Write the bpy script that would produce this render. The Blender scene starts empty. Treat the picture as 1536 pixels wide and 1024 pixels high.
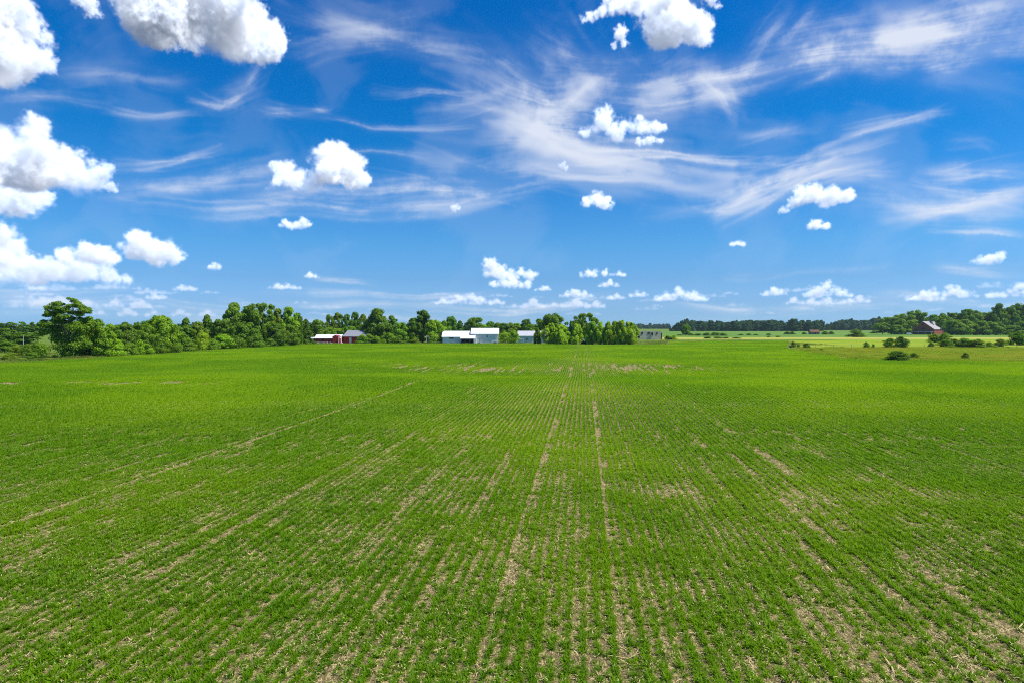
import bpy, bmesh, math, random, numpy as np
from mathutils import Vector, Matrix
R = math.radians
scene = bpy.context.scene
COL = scene.collection
F_PX, CX, CY = 1024.0, 768.0, 512.0          # focal length and centre of the 1536 x 1024 photograph
PITCH = R(1.23); CAM_H = 8.0
SUN_EL, SUN_AZ = R(57), R(98)
EXPOSURE = 0.3

# ------------------------------------------------------------------ sky: clouds worked out in azimuth / elevation
PPD = 20.0
AZ0, AZ1, EL0, EL1 = -46.0, 46.0, -1.0, 36.0
SW, SH = int((AZ1 - AZ0) * PPD), int((EL1 - EL0) * PPD)

def azel(px, py):
    x, y = (px - CX) / F_PX, (CY - py) / F_PX
    fy = math.cos(PITCH) + y * math.sin(PITCH); fz = -math.sin(PITCH) + y * math.cos(PITCH)
    return math.degrees(math.atan2(x, fy)), math.degrees(math.atan2(fz, math.hypot(x, fy)))

def sky_uv(px, py):
    a, e = azel(px, py)
    return (a - AZ0) * PPD, (e - EL0) * PPD

def fbm(shape, power, rs, lo=1.0, stretch=None):
    """Gaussian noise with a k^-power spectrum, unit variance."""
    w = rs.standard_normal(shape).astype('f4')
    f = np.fft.rfftn(w)
    ks = [np.fft.fftfreq(n) * n / max(shape) * max(shape) / n for n in shape[:-1]] + [np.fft.rfftfreq(shape[-1])]
    k2 = 0
    for i, k in enumerate(ks):
        s = [1] * len(shape); s[i] = len(k)
        k2 = k2 + (k * (stretch[i] if stretch else 1.0)).reshape(s) ** 2
    k = np.sqrt(k2); kmin = lo / max(shape); k = np.maximum(k, 1e-6)
    amp = np.where(k < kmin, 0.0, k ** (-power))
    r = np.fft.irfftn(f * amp, s=shape).astype('f4')
    return (r - r.mean()) / (r.std() + 1e-9)

def sstep(a, b, x):
    t = np.clip((x - a) / (b - a), 0, 1)
    return t * t * (3 - 2 * t)

RGBA = np.zeros((SH, SW, 4), 'f4')           # premultiplied cloud light + cover

def over(rgb, al, x0, y0):
    h, w = al.shape
    X0, Y0, X1, Y1 = max(x0, 0), max(y0, 0), min(x0 + w, SW), min(y0 + h, SH)
    if X1 <= X0 or Y1 <= Y0: return
    s = (slice(Y0 - y0, Y1 - y0), slice(X0 - x0, X1 - x0)); d = (slice(Y0, Y1), slice(X0, X1))
    a = al[s][..., None]
    RGBA[d][..., :3] = RGBA[d][..., :3] * (1 - a) + rgb[s]
    RGBA[d][..., 3:] = RGBA[d][..., 3:] * (1 - a) + a

def shift2(a, dx, dy):
    """a[x, y] sampled at (x + dx, y + dy)."""
    ix, iy = math.floor(dx), math.floor(dy); fx, fy = dx - ix, dy - iy
    r = np.roll(a, (-ix, -iy), (0, 1))
    r = r * (1 - fx) + np.roll(r, -1, 0) * fx
    return r * (1 - fy) + np.roll(r, -1, 1) * fy

def cumulus(blobs, base, seed, ragged=0.5, haze=0.0, dens=0.16, levels=2, ambient=1.0, cover=1.0, flat=1.0):
    rng = random.Random(seed); rs = np.random.RandomState(seed)
    B = []
    for (px, py, r) in blobs:
        u, v = sky_uv(px, py); B.append((u, v, r * PPD / 17.87))
    bu, bv = sky_uv(sum(b[0] for b in blobs) / len(blobs), base)
    rm = max(b[2] for b in B); mg = int(rm * 0.4) + 6
    x0 = int(min(b[0] - b[2] for b in B)) - mg; x1 = int(max(b[0] + b[2] for b in B)) + mg
    y0 = int(min(min(b[1] - b[2] for b in B), bv)) - mg; y1 = int(max(b[1] + b[2] for b in B)) + mg
    nx, nz, ny = x1 - x0, y1 - y0, int(rm * 2.6) + 2 * mg
    S = []
    def rec(x, y, z, r, lv):
        S.append((x, y, z, r))
        if lv == 0 or r < 1.6: return
        for i in range(10 if lv == 2 else 9):
            while True:
                v = Vector((rng.gauss(0, 1), rng.gauss(0, 1), rng.gauss(.3, 1))).normalized()
                if v.z > -.4: break
            q = r * rng.uniform(.28, .52); k = r * rng.uniform(.78, 1.0)
            rec(x + v.x * k, y + v.y * k, z + v.z * k, q, lv - 1)
    extra = []
    for i, (u, v, r) in enumerate(B):                            # fill the joints between neighbouring heaps
        for (u2, v2, r2) in B[i + 1:]:
            if math.hypot(u - u2, v - v2) < (r + r2) * 1.25:
                extra.append(((u + u2) / 2, min(v, v2) * .6 + max(v, v2) * .4 - .1 * r, min(r, r2) * .72))
    for (u, v, r) in extra: rec(u - x0, ny / 2 + rng.uniform(-.3, .3) * rm * .8, v - y0, r, min(levels, 1))
    for (u, v, r) in B:
        rec(u - x0, ny / 2 + rng.uniform(-.5, .5) * rm * .8, v - y0, r * .81, levels)
    pad = rm * .35 + 5
    f = np.full((nx, ny, nz), -pad, 'f4')
    for (x, y, z, r) in S:
        a = [max(0, int(c - r - pad)) for c in (x, y, z)]; b = [min(n, int(c + r + pad + 1)) for c, n in zip((x, y, z), (nx, ny, nz))]
        if any(p >= q for p, q in zip(a, b)): continue
        gx, gy, gz = np.ogrid[a[0]:b[0], a[1]:b[1], a[2]:b[2]]
        d = r - np.sqrt((gx - x) ** 2 + (gy - y) ** 2 + ((gz - z) * flat) ** 2)
        s = tuple(slice(p, q) for p, q in zip(a, b))
        np.maximum(f[s], d, out=f[s])
    dens = dens * min(3.0, max(1.0, (26.0 / rm) ** .75))
    n1 = fbm((nx, ny, nz), 2.3, rs, lo=2.0)
    n2 = fbm((nx, ny, nz), 2.0, rs, lo=max(nx, ny, nz) / 16.0)
    zz = np.arange(nz, dtype='f4')[None, None, :]
    zb = bv - y0
    f = f + np.clip(n1, -2, 2) * (rm * .095 * (.4 + ragged)) + np.clip(n2, -2.2, 2.2) * (.7 + rm * .022) * (.4 + ragged)
    low = zz - zb + n1 * rm * .10 + n2 * 1.6
    f = np.minimum(f, low * .45 + 2)
    soft = 4.2 + rm * (.10 + .40 * sstep(-.1, 1.5, fbm((nx, ny, nz), 2.6, rs, lo=1.5)))   # crisp heads here, frayed edges there
    den = sstep(-2.2, soft, f) ** 1.5 * dens
    # sunlight: optical depth towards the sun, slice by slice from the top
    ca = SUN_AZ - R(azel(sum(b[0] for b in blobs) / len(blobs), base)[0])
    kx, ky = math.cos(SUN_EL) * math.sin(ca) / math.sin(SUN_EL), math.cos(SUN_EL) * math.cos(ca) / math.sin(SUN_EL)
    step = 1 / math.sin(SUN_EL)
    tau = np.zeros_like(den); up = np.zeros_like(den); dn = np.zeros_like(den)
    for k in range(nz - 2, -1, -1):
        tau[:, :, k] = shift2(tau[:, :, k + 1] + den[:, :, k + 1] * step, kx, ky)
        up[:, :, k] = up[:, :, k + 1] + den[:, :, k + 1]
    for k in range(1, nz): dn[:, :, k] = dn[:, :, k - 1] + den[:, :, k - 1]
    sun = .50 * np.exp(-tau) + .50 * np.exp(-.22 * tau) + .36 * np.exp(-.095 * tau)
    amb = .42 * np.exp(-.30 * up) + .40 * np.exp(-.065 * up) + .20 * np.exp(-.25 * dn)
    ext = np.exp(-np.cumsum(den, 1)); T = np.concatenate([np.ones((nx, 1, nz), 'f4'), ext[:, :-1]], 1)
    w = T - ext
    s_ = (w * sun).sum(1).T; a_ = (w * amb).sum(1).T * ambient; al = w.sum(1).T
    rgb = s_[..., None] * np.array([.87, .87, .87], 'f4') + a_[..., None] * np.array([.27, .42, .72], 'f4')
    hz = np.array([.66, .74, .92], 'f4')
    rgb = rgb * (1 - haze) + hz * al[..., None] * haze
    rgb *= cover; al = al * cover
    over(rgb, al, x0, y0)

# ---- high wispy cloud: strokes combed along their own direction
STROKES = [  # points, width, cover
 ([(720, 80), (800, 150), (860, 210), (940, 245)], 30, .20), ([(900, 110), (1010, 150), (1110, 130)], 26, .16), ([(1150, 50), (1300, 60), (1450, 40)], 30, .16), ([(880, 260), (1040, 280), (1200, 270)], 22, .18), ([(600, 250), (740, 262), (880, 250)], 20, .18), ([(1360, 100), (1460, 120), (1560, 130)], 22, .18), ([(1280, 300), (1420, 330), (1560, 325)], 22, .16),
 ([(1290, 82), (1400, 62), (1560, 42)], 24, .62), ([(1380, 112), (1460, 88), (1560, 66)], 14, .34), ([(1410, 95), (1400, 112), (1440, 112)], 9, .3), ([(1330, 40), (1440, 20), (1540, 8)], 12, .25),
 ([(995, 138), (1080, 112), (1180, 86), (1260, 74), (1335, 92)], 20, .6), ([(1050, 120), (1075, 140), (1092, 170)], 14, .5), ([(1120, 75), (1150, 40), (1180, 12)], 8, .25), ([(1170, 60), (1195, 35), (1215, 15)], 8, .25), ([(1200, 110), (1280, 95), (1340, 110)], 14, .25),
 ([(745, 110), (815, 165), (870, 140), (950, 150)], 24, .4), ([(730, 190), (800, 208), (880, 222), (1000, 238)], 22, .55), ([(770, 215), (830, 190), (840, 150)], 28, .4), ([(800, 60), (860, 100), (930, 120)], 26, .25), ([(930, 155), (1000, 155), (1060, 130)], 14, .35),
 ([(860, 238), (980, 236), (1100, 246), (1210, 250)], 11, .5), ([(790, 262), (900, 268), (1000, 262)], 12, .35), ([(1070, 308), (1150, 278), (1220, 256), (1308, 238)], 17, .72), ([(960, 330), (1060, 312), (1120, 290)], 10, .5), ([(1230, 275), (1300, 268), (1350, 262)], 9, .25),
 ([(1340, 328), (1440, 312), (1560, 286)], 15, .6), ([(1400, 268), (1470, 255), (1560, 252)], 15, .5), ([(1390, 356), (1470, 354), (1560, 356)], 4, .5), ([(1370, 280), (1450, 288), (1560, 300)], 10, .35),
 ([(1265, 205), (1330, 188), (1390, 165), (1420, 158)], 7, .38), ([(1420, 203), (1465, 200), (1490, 215)], 7, .33), ([(1100, 210), (1160, 200), (1220, 195)], 9, .2),
 ([(160, 252), (245, 242), (325, 226)], 5, .42), ([(170, 280), (260, 275), (420, 262)], 12, .36), ([(180, 296), (330, 312), (450, 316), (560, 325), (690, 305), (830, 275)], 8, .45), ([(530, 305), (640, 286), (760, 288)], 13, .42), ([(380, 300), (460, 300), (560, 300)], 10, .3),
 ([(285, 150), (330, 162), (372, 138)], 8, .45), ([(330, 140), (365, 130), (380, 105)], 14, .2), ([(395, 165), (440, 175), (480, 182)], 7, .4), ([(150, 170), (230, 172), (290, 166)], 4, .32), ([(0, 150), (90, 152), (160, 160)], 8, .25), ([(80, 120), (180, 110), (280, 120)], 12, .14),
 ([(430, 8), (540, 32), (660, 62), (760, 84)], 18, .24), ([(560, 140), (640, 136), (720, 150)], 6, .36), ([(470, 185), (560, 202), (700, 198)], 4, .28), ([(430, 66), (560, 44), (640, 30)], 16, .16), ([(640, 175), (720, 165), (780, 180)], 12, .2), ([(480, 250), (560, 238), (640, 245)], 5, .25),
 ([(400, 432), (620, 440), (760, 432)], 4, .42), ([(-40, 462), (160, 460), (400, 466)], 7, .45), ([(620, 458), (800, 462), (960, 452)], 9, .40), ([(330, 446), (480, 452), (660, 450)], 5, .3), ([(980, 462), (1200, 458), (1400, 464)], 6, .3), ([(-40, 442), (60, 446), (200, 440)], 5, .3), ([(1300, 446), (1440, 452), (1560, 446)], 4, .25), ([(100, 478), (400, 480), (800, 474)], 6, .3), ([(1080, 412), (1240, 408), (1330, 412)], 4, .18), ([(1400, 412), (1540, 405)], 6, .32), ([(480, 416), (560, 420)], 3, .3),
]
def cirrus():
    q = 1; h, w = SH // q, SW // q
    rs = np.random.RandomState(11)
    yy, xx = np.mgrid[0:h, 0:w].astype('f4')
    M = np.zeros((h, w), 'f4'); dx = np.full((h, w), .12, 'f4'); dy = np.full((h, w), .01, 'f4')
    srng = random.Random(17); bundle = []
    for pts, wd, op in STROKES:                                   # each stroke is a bundle of hair-fine ones
        bundle.append((pts, wd * .9, op * .34))
        for j in range(4 + int(wd / 1.3)):
            ox, oy = srng.gauss(0, wd * .9), srng.gauss(0, wd * .62); tw = srng.gauss(0, wd * .8); a0 = srng.uniform(0, .45); n = len(pts) - 1
            fan = [(p[0] + ox + srng.gauss(0, wd * .3), p[1] + oy + tw * (i / n - .5) * 2 + srng.gauss(0, wd * .12)) for i, p in enumerate(pts)]
            bundle.append((fan, wd * srng.uniform(.06, .3), op * srng.uniform(.12, .42)))
    for pts, wd, op in bundle:
        P = [sky_uv(*p) for p in pts]; P = [(a / q, b / q) for a, b in P]; s = max(1.3, wd * PPD / 17.87 / q); mg = s * 6 + 4
        X0, X1 = int(max(0, min(p[0] for p in P) - mg)), int(min(w, max(p[0] for p in P) + mg)); Y0, Y1 = int(max(0, min(p[1] for p in P) - mg)), int(min(h, max(p[1] for p in P) + mg))
        if X1 <= X0 or Y1 <= Y0: continue
        sl = (slice(Y0, Y1), slice(X0, X1)); gx, gy = xx[sl], yy[sl]
        best = np.full(gx.shape, 1e9, 'f4'); bx = np.zeros(gx.shape, 'f4'); by = bx.copy(); tt = bx.copy()
        L = [0]
        for a, b in zip(P, P[1:]): L.append(L[-1] + math.dist(a, b))
        for i, (a, b) in enumerate(zip(P, P[1:])):
            vx, vy = b[0] - a[0], b[1] - a[1]; l = math.hypot(vx, vy)
            t = np.clip(((gx - a[0]) * vx + (gy - a[1]) * vy) / l ** 2, 0, 1)
            d = (gx - a[0] - t * vx) ** 2 + (gy - a[1] - t * vy) ** 2
            m = d < best
            best[m] = d[m]; bx[m] = vx / l; by[m] = vy / l; tt[m] = ((L[i] + t * l) / L[-1])[m]
        g = np.exp(-best / (2 * s * s)); ends = sstep(-.05, .35, tt) * sstep(1.05, .65, tt)
        M[sl] = 1 - (1 - M[sl]) * (1 - np.clip(op * g * (.25 + .75 * ends), 0, 1))
        gg = np.exp(-best / (2 * (s * 2.2) ** 2)) * op
        sg = np.sign(bx + 1e-6)
        dx[sl] += bx * sg * gg; dy[sl] += by * sg * gg
    wx, wy = fbm((h, w), 2.2, rs, 3), fbm((h, w), 2.2, rs, 3)
    dx += .05 * wx; dy += .13 * wy + .05 * fbm((h, w), 1.9, rs, 14)
    n = np.sqrt(dx * dx + dy * dy) + 1e-6; dx /= n; dy /= n
    def lic(src, steps):
        acc = src.copy()
        for sg in (1, -1):
            px, py = xx.copy(), yy.copy()
            for i in range(steps):
                ix = np.clip(px, 0, w - 1).astype('i4'); iy = np.clip(py, 0, h - 1).astype('i4')
                px += sg * dx[iy, ix]; py += sg * dy[iy, ix]
                fx = np.clip(px, 0, w - 1.001); fy = np.clip(py, 0, h - 1.001)
                i0 = fx.astype('i4'); j0 = fy.astype('i4'); fx = fx - i0; fy = fy - j0
                i1 = np.minimum(i0 + 1, w - 1); j1 = np.minimum(j0 + 1, h - 1)
                acc += (src[j0, i0] * (1 - fx) + src[j0, i1] * fx) * (1 - fy) + (src[j1, i0] * (1 - fx) + src[j1, i1] * fx) * fy
        acc -= acc.mean(); return acc / acc.std()
    fine = lic(fbm((h, w), .7, rs), 30); mid = lic(fbm((h, w), 1.3, rs, 6), 44)
    big = fbm((h, w), 1.9, rs, 4); puff = fbm((h, w), 1.6, rs, 12)
    # curl the strokes a little
    ax, ay = fbm((h, w), 2.4, rs, 4) * 7, fbm((h, w), 2.4, rs, 4) * 5
    M = M[np.clip((yy + ay).astype('i4'), 0, h - 1), np.clip((xx + ax).astype('i4'), 0, w - 1)]
    tex = .44 + .12 * fine + .25 * mid + .15 * big + .12 * puff
    a = np.clip(M * 1.1 * (.25 + .75 * sstep(.02, 1.0, tex + M * .3)), 0, .9)
    veil = .06 * sstep(.2, 1.2, .4 + .3 * mid + .4 * big) * sstep(2, 8, yy / PPD * q)
    a = 1 - (1 - a) * (1 - veil)
    # up to full size
    yi = (np.arange(SH) / q); xi = (np.arange(SW) / q)
    y0 = np.clip(yi.astype('i4'), 0, h - 2); x0 = np.clip(xi.astype('i4'), 0, w - 2)
    fy = np.clip(yi - y0, 0, 1)[:, None]; fx = np.clip(xi - x0, 0, 1)[None]
    A = lambda j, i: a[(y0 + j)][:, (x0 + i)]
    a = (A(0, 0) * (1 - fx) + A(0, 1) * fx) * (1 - fy) + (A(1, 0) * (1 - fx) + A(1, 1) * fx) * fy
    rgb = a[..., None] * np.array([.80, .85, .96], 'f4')
    over(rgb.astype('f4'), a.astype('f4'), 0, 0)
cirrus()

rng = random.Random(5)
for i in range(110):                                             # the many small clouds low over the horizon
    px = rng.uniform(-60, 1600); py = 428 + 46 * rng.random() ** .7
    if 330 < px < 640 and py < 455: continue
    s = (2.4 + 3.6 * rng.random() ** 2) * (1.25 - (py - 428) / 80)
    n = rng.randint(5, 14)
    hh = [math.sin(math.pi * (k + .5) / n) * rng.uniform(.5, 1.1) for k in range(n)]
    cumulus([(px + (k - n / 2) * s * 1.05 + rng.uniform(-1, 1), py - hh[k] * s * .5, s * (.42 + .5 * hh[k])) for k in range(n)],
            py + s * .3, 300 + i, ragged=.7, haze=.50 + .35 * (py - 428) / 46, dens=.10, levels=1, flat=1.7, cover=.6 * rng.uniform(.45, 1))
BANKS = [
 ([(60, 455, 9), (90, 452, 8), (130, 456, 9), (170, 455, 8), (210, 458, 7), (20, 458, 8)], 462, .6), ([(150, 470, 6), (190, 468, 7), (230, 470, 6), (270, 469, 7), (310, 471, 6), (345, 470, 5)], 475, .65),
 ([(690, 450, 9), (705, 447, 9), (722, 451, 8), (665, 453, 7), (745, 453, 6)], 458, .35), ([(850, 443, 7), (862, 440, 8), (876, 442, 6)], 447, .3), ([(800, 455, 8), (830, 457, 8), (865, 456, 9), (895, 458, 7), (770, 460, 7)], 463, .5),
 ([(955, 442, 6), (962, 443, 5)], 446, .3), ([(925, 446, 6), (918, 448, 5)], 450, .3), ([(1160, 438, 7), (1150, 441, 5), (1170, 440, 5)], 444, .25),
 ([(1190, 452, 6), (1215, 454, 7), (1240, 453, 7), (1265, 455, 5)], 458, .45), ([(1290, 451, 7), (1275, 453, 5)], 455, .4),
 ([(415, 430, 6), (430, 431, 6), (442, 432, 4)], 434, .35), ([(270, 433, 6), (285, 434, 5)], 437, .4), ([(230, 446, 6), (242, 447, 4)], 449, .4), ([(465, 414, 5), (472, 415, 4)], 418, .2), ([(320, 401, 5), (313, 402, 4), (327, 402, 4)], 404, .15),
 ([(1107, 366, 5), (1098, 367, 4), (1114, 367, 4)], 369, .1),
 ([(882, 410, 7), (892, 412, 6), (872, 414, 4)], 417, .1), ([(907, 411, 6), (914, 413, 3)], 415, .15), ([(928, 412, 5)], 415, .2), ([(915, 426, 6), (905, 428, 4), (924, 428, 3)], 431, .25),
 ([(1000, 444, 8), (1020, 441, 10), (1040, 445, 9), (1050, 448, 6), (990, 448, 5)], 452, .2), ([(1240, 431, 10), (1225, 438, 9), (1255, 436, 8), (1215, 443, 6), (1265, 440, 6)], 446, .18),
 ([(1484, 390, 8), (1470, 391, 6), (1500, 386, 7), (1460, 393, 4)], 395, .1), ([(1385, 444, 8), (1400, 442, 8), (1372, 447, 6)], 451, .25), ([(1430, 438, 9), (1445, 440, 6), (1456, 441, 5)], 446, .25), ([(1515, 438, 6), (1530, 431, 7), (1490, 443, 6)], 446, .3),
 ([(735, 398, 12), (745, 408, 14), (765, 416, 10), (728, 411, 8)], 424, .06), ([(780, 410, 8), (795, 414, 9), (770, 420, 8)], 423, .1), ([(740, 427, 7), (755, 425, 8), (772, 427, 8), (790, 428, 7)], 432, .15), ([(818, 433, 5), (810, 434, 4)], 437, .2),
]
for i, (b, base, hz) in enumerate(BANKS):
    if hz >= .18: b = b + [(x + s_ * r_ * 1.5, base - r_ * .35, r_ * .62) for (x, y, r_) in b for s_ in (-1, 1)]
    cumulus(b, base, 600 + i, ragged=.55, haze=min(.8, hz + .15), dens=.15, flat=1.35 if hz >= .18 else 1.0, levels=2 if hz < .3 else 1, cover=1 - .5 * hz)
BIG = [  # blobs in photo directions, base, ragged, haze, cover
 ([(40, 412, 20), (80, 407, 20), (120, 405, 19), (160, 412, 16), (188, 417, 9), (15, 412, 20), (-20, 405, 24)], 430, .7, .28, .9),
 ([(5, 352, 16), (22, 372, 17), (8, 388, 22), (-15, 375, 22), (45, 388, 10)], 402, .6, .12, 1),
 ([(100, 386, 14), (130, 380, 17), (152, 384, 14), (170, 388, 10)], 397, .5, .12, 1),
 ([(213, 369, 22), (238, 378, 22), (262, 386, 13), (196, 380, 13), (275, 387, 6)], 397, .55, .08, 1),
 ([(5, 303, 22), (35, 303, 20), (66, 300, 16), (-20, 298, 30), (30, 316, 12), (78, 296, 7)], 328, .95, .08, .92),
 ([(0, 212, 33), (38, 232, 36), (76, 250, 33), (110, 256, 30), (138, 264, 20), (122, 276, 20), (20, 252, 36), (-40, 225, 50), (-80, 250, 50)], 290, .5, .03, 1),
 ([(163, 280, 8), (172, 284, 5)], 290, .9, .1, .7),
 ([(425, 262, 18), (437, 252, 10), (410, 277, 13), (448, 277, 16), (466, 282, 13), (398, 284, 6), (485, 241, 21), (503, 236, 22), (522, 253, 24), (492, 260, 27), (543, 270, 13), (464, 240, 9), (520, 270, 18), (475, 268, 20)], 288, .55, 0, 1),
 ([(430, 337, 7), (455, 334, 8), (443, 339, 7), (420, 340, 4), (463, 338, 4)], 342, .7, .05, .95),
 ([(893, 299, 13), (880, 304, 9), (907, 304, 11), (915, 309, 7)], 315, .6, .02, 1),
 ([(1200, 297, 14), (1222, 291, 15), (1248, 298, 12), (1273, 294, 10), (1188, 304, 9), (1238, 307, 10)], 316, .6, .02, 1),
 ([(1172, 317, 5), (1180, 315, 5)], 321, .9, .1, .6), ([(1225, 337, 8), (1215, 340, 6), (1237, 340, 6)], 344, .6, .04, 1),
 ([(683, 312, 6), (680, 316, 4)], 320, .9, .1, .6), ([(843, 250, 6), (849, 254, 4)], 258, .9, .1, .5),
 ([(905, 184, 19), (912, 171, 10), (880, 199, 11), (935, 190, 14), (960, 192, 13), (984, 193, 8), (925, 200, 14), (996, 192, 5)], 211, .65, 0, 1),
 ([(958, 214, 6), (974, 212, 7), (990, 213, 5)], 219, .9, .05, .85),
 ([(960, 8, 18), (988, 24, 30), (1020, 30, 29), (1045, 30, 20), (1050, 54, 17), (985, 52, 23), (1012, 58, 20), (1000, 0, 25)], 84, .75, 0, 1),
 ([(885, 25, 9), (905, 16, 13), (930, 8, 14), (955, 2, 13), (875, 30, 5)], 38, .8, 0, 1), ([(930, 52, 11), (936, 66, 6), (920, 68, 4)], 74, 1.0, .02, .9), ([(1066, 3, 8), (1076, 8, 5), (1060, -6, 10)], 18, 1.0, .02, .8),
 ([(130, 8, 13), (142, 18, 9), (120, -8, 14)], 30, 1.0, .02, .85),
 ([(205, 5, 36), (250, 22, 42), (300, 28, 45), (345, 42, 42), (385, 53, 32), (260, -15, 60), (340, 0, 52), (410, 66, 15), (240, 60, 15), (190, -25, 40)], 86, .8, 0, 1),
 ([(0, 15, 34), (15, 48, 36), (25, 86, 30), (8, 104, 28), (42, 76, 24), (45, 102, 20), (-35, 60, 60), (-30, -10, 50)], 126, .65, 0, 1), ([(72, 95, 9), (76, 106, 6)], 113, 1.0, .05, .55),
]
for i, (b, base, rg, hz, cv) in enumerate(BIG):
    cumulus(b, base, 900 + i + (i > 7), ragged=rg, haze=hz, cover=cv, dens=.14 if len(b) > 4 else .18)
edge = np.minimum.outer(np.minimum(np.arange(SH), 1e9), np.ones(SW))
xe = np.minimum(np.arange(SW), np.arange(SW)[::-1]) / 60.0; ye = (SH - 1 - np.arange(SH)) / 60.0
fade = np.clip(np.minimum(xe[None, :], ye[:, None]), 0, 1)
RGBA *= fade[..., None].astype('f4')
sky_image = bpy.data.images.new('cloud_layer', SW, SH, alpha=True, float_buffer=True)
sky_image.colorspace_settings.name = 'Non-Color'; sky_image.alpha_mode = 'CHANNEL_PACKED'
sky_image.pixels.foreach_set(RGBA.ravel()); sky_image.update(); sky_image.pack()
SKY_GRADE = [(0, (.66, 1.28, 2.5)), (.3, (.66, 1.28, 2.5)), (1.1, (.51, .99, 1.98)), (2, (.44, .83, 1.66)), (3.9, (.34, .70, 1.30)), (6.7, (.25, .69, 1.20)), (10, (.15, .62, 1.15)), (14.3, (.04, .56, 1.10)), (18, (.018, .53, 1.10)), (25, (.008, .49, 1.10)), (40, (.008, .46, 1.08))]
SUN_E = 5.0
HAZE = 5e-5
# ------------------------------------------------------------------ world, sun, camera
w = bpy.data.worlds.new('World'); scene.world = w; w.use_nodes = True
nt = w.node_tree; N = nt.nodes; LK = nt.links
def nd(tree, typ, **kw):
    n = tree.nodes.new(typ)
    for k, v in kw.items(): setattr(n, k, v)
    return n
bg = N['Background']; bg.inputs[1].default_value = 0.1
st = nd(nt, 'ShaderNodeTexSky', sky_type='NISHITA', sun_disc=False, sun_elevation=SUN_EL, sun_rotation=SUN_AZ)
tc = nd(nt, 'ShaderNodeTexCoord'); sx = nd(nt, 'ShaderNodeSeparateXYZ'); LK.new(tc.outputs['Generated'], sx.inputs[0])
def mth(op, a, b=None, tree=nt):
    n = nd(tree, 'ShaderNodeMath', operation=op)
    for i, v in enumerate((a, b)):
        if v is None: continue
        if isinstance(v, (int, float)): n.inputs[i].default_value = v
        else: tree.links.new(v, n.inputs[i])
    return n.outputs[0]
az = mth('ARCTAN2', sx.outputs[0], sx.outputs[1]); el = mth('ARCSINE', sx.outputs[2])
u = mth('MULTIPLY_ADD', az, 180 / math.pi / (AZ1 - AZ0)); u.node.inputs[2].default_value = -AZ0 / (AZ1 - AZ0)
v = mth('MULTIPLY_ADD', el, 180 / math.pi / (EL1 - EL0)); v.node.inputs[2].default_value = -EL0 / (EL1 - EL0)
cx = nd(nt, 'ShaderNodeCombineXYZ'); LK.new(u, cx.inputs[0]); LK.new(v, cx.inputs[1])
im = nd(nt, 'ShaderNodeTexImage', image=sky_image, extension='CLIP', interpolation='Linear'); LK.new(cx.outputs[0], im.inputs[0])
# the air of that day: clearer and bluer than the standard sky, more so away from the horizon
ramp = nd(nt, 'ShaderNodeValToRGB'); LK.new(mth('DIVIDE', el, R(40)), ramp.inputs[0])
GR = SKY_GRADE
while len(ramp.color_ramp.elements) < len(GR): ramp.color_ramp.elements.new(.5)
for e, (p, c) in zip(ramp.color_ramp.elements, GR): e.position = p / 40; e.color = (c[0] / 2.5, c[1] / 2.5, c[2] / 2.5, 1)
mul = nd(nt, 'ShaderNodeMix', data_type='RGBA', blend_type='MULTIPLY'); mul.inputs['Factor'].default_value = 1
LK.new(st.outputs[0], mul.inputs['A']); g3 = nd(nt, 'ShaderNodeVectorMath', operation='SCALE'); g3.inputs[3].default_value = 2.5; LK.new(ramp.outputs[0], g3.inputs[0]); LK.new(g3.outputs[0], mul.inputs['B'])
# clouds over it (their light is given for a background strength of 1 at the scene's exposure)
k = 1 / 0.1 / 2 ** EXPOSURE
sc_ = nd(nt, 'ShaderNodeVectorMath', operation='SCALE'); LK.new(im.outputs[0], sc_.inputs[0]); sc_.inputs[3].default_value = k
inv = mth('SUBTRACT', 1.0, im.outputs[1])
s2 = nd(nt, 'ShaderNodeVectorMath', operation='SCALE'); LK.new(mul.outputs['Result'], s2.inputs[0]); LK.new(inv, s2.inputs[3])
ad = nd(nt, 'ShaderNodeVectorMath', operation='ADD'); LK.new(sc_.outputs[0], ad.inputs[0]); LK.new(s2.outputs[0], ad.inputs[1])
LK.new(ad.outputs[0], bg.inputs[0])
sun_dir = Vector((math.sin(SUN_AZ) * math.cos(SUN_EL), math.cos(SUN_AZ) * math.cos(SUN_EL), math.sin(SUN_EL)))
sl = bpy.data.lights.new('sun', 'SUN'); sl.energy = SUN_E; sl.angle = R(.53); sl.color = (1, .95, .86)
so = bpy.data.objects.new('sun', sl); COL.objects.link(so); so.rotation_euler = (-sun_dir).to_track_quat('-Z', 'Y').to_euler(); so.location = (0, 0, 300)
cam = bpy.data.cameras.new('camera'); cam.sensor_width = 36; cam.lens = 24; cam.clip_start = .1; cam.clip_end = 60000
camo = bpy.data.objects.new('camera', cam); COL.objects.link(camo); camo.location = (0, 0, CAM_H); camo.rotation_euler = (R(90) - PITCH, 0, 0); scene.camera = camo
vs = scene.view_settings; vs.view_transform = 'Standard'; vs.look = 'None'; vs.exposure = EXPOSURE; vs.gamma = 1; vs.use_curve_mapping = False
# ------------------------------------------------------------------ helpers
def at(px, py, d):
    """The point at forward distance d that lies in the direction of a photo pixel."""
    x, y = (px - CX) / F_PX, (CY - py) / F_PX
    fy = math.cos(PITCH) + y * math.sin(PITCH); fz = -math.sin(PITCH) + y * math.cos(PITCH)
    k = d / fy
    return Vector((x * k, d, CAM_H + fz * k))

def tag(o, label=None, cat=None, group=None, kind=None):
    if label: o['label'] = label
    if cat: o['category'] = cat
    if group: o['group'] = group
    if kind: o['kind'] = kind
    return o

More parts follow.
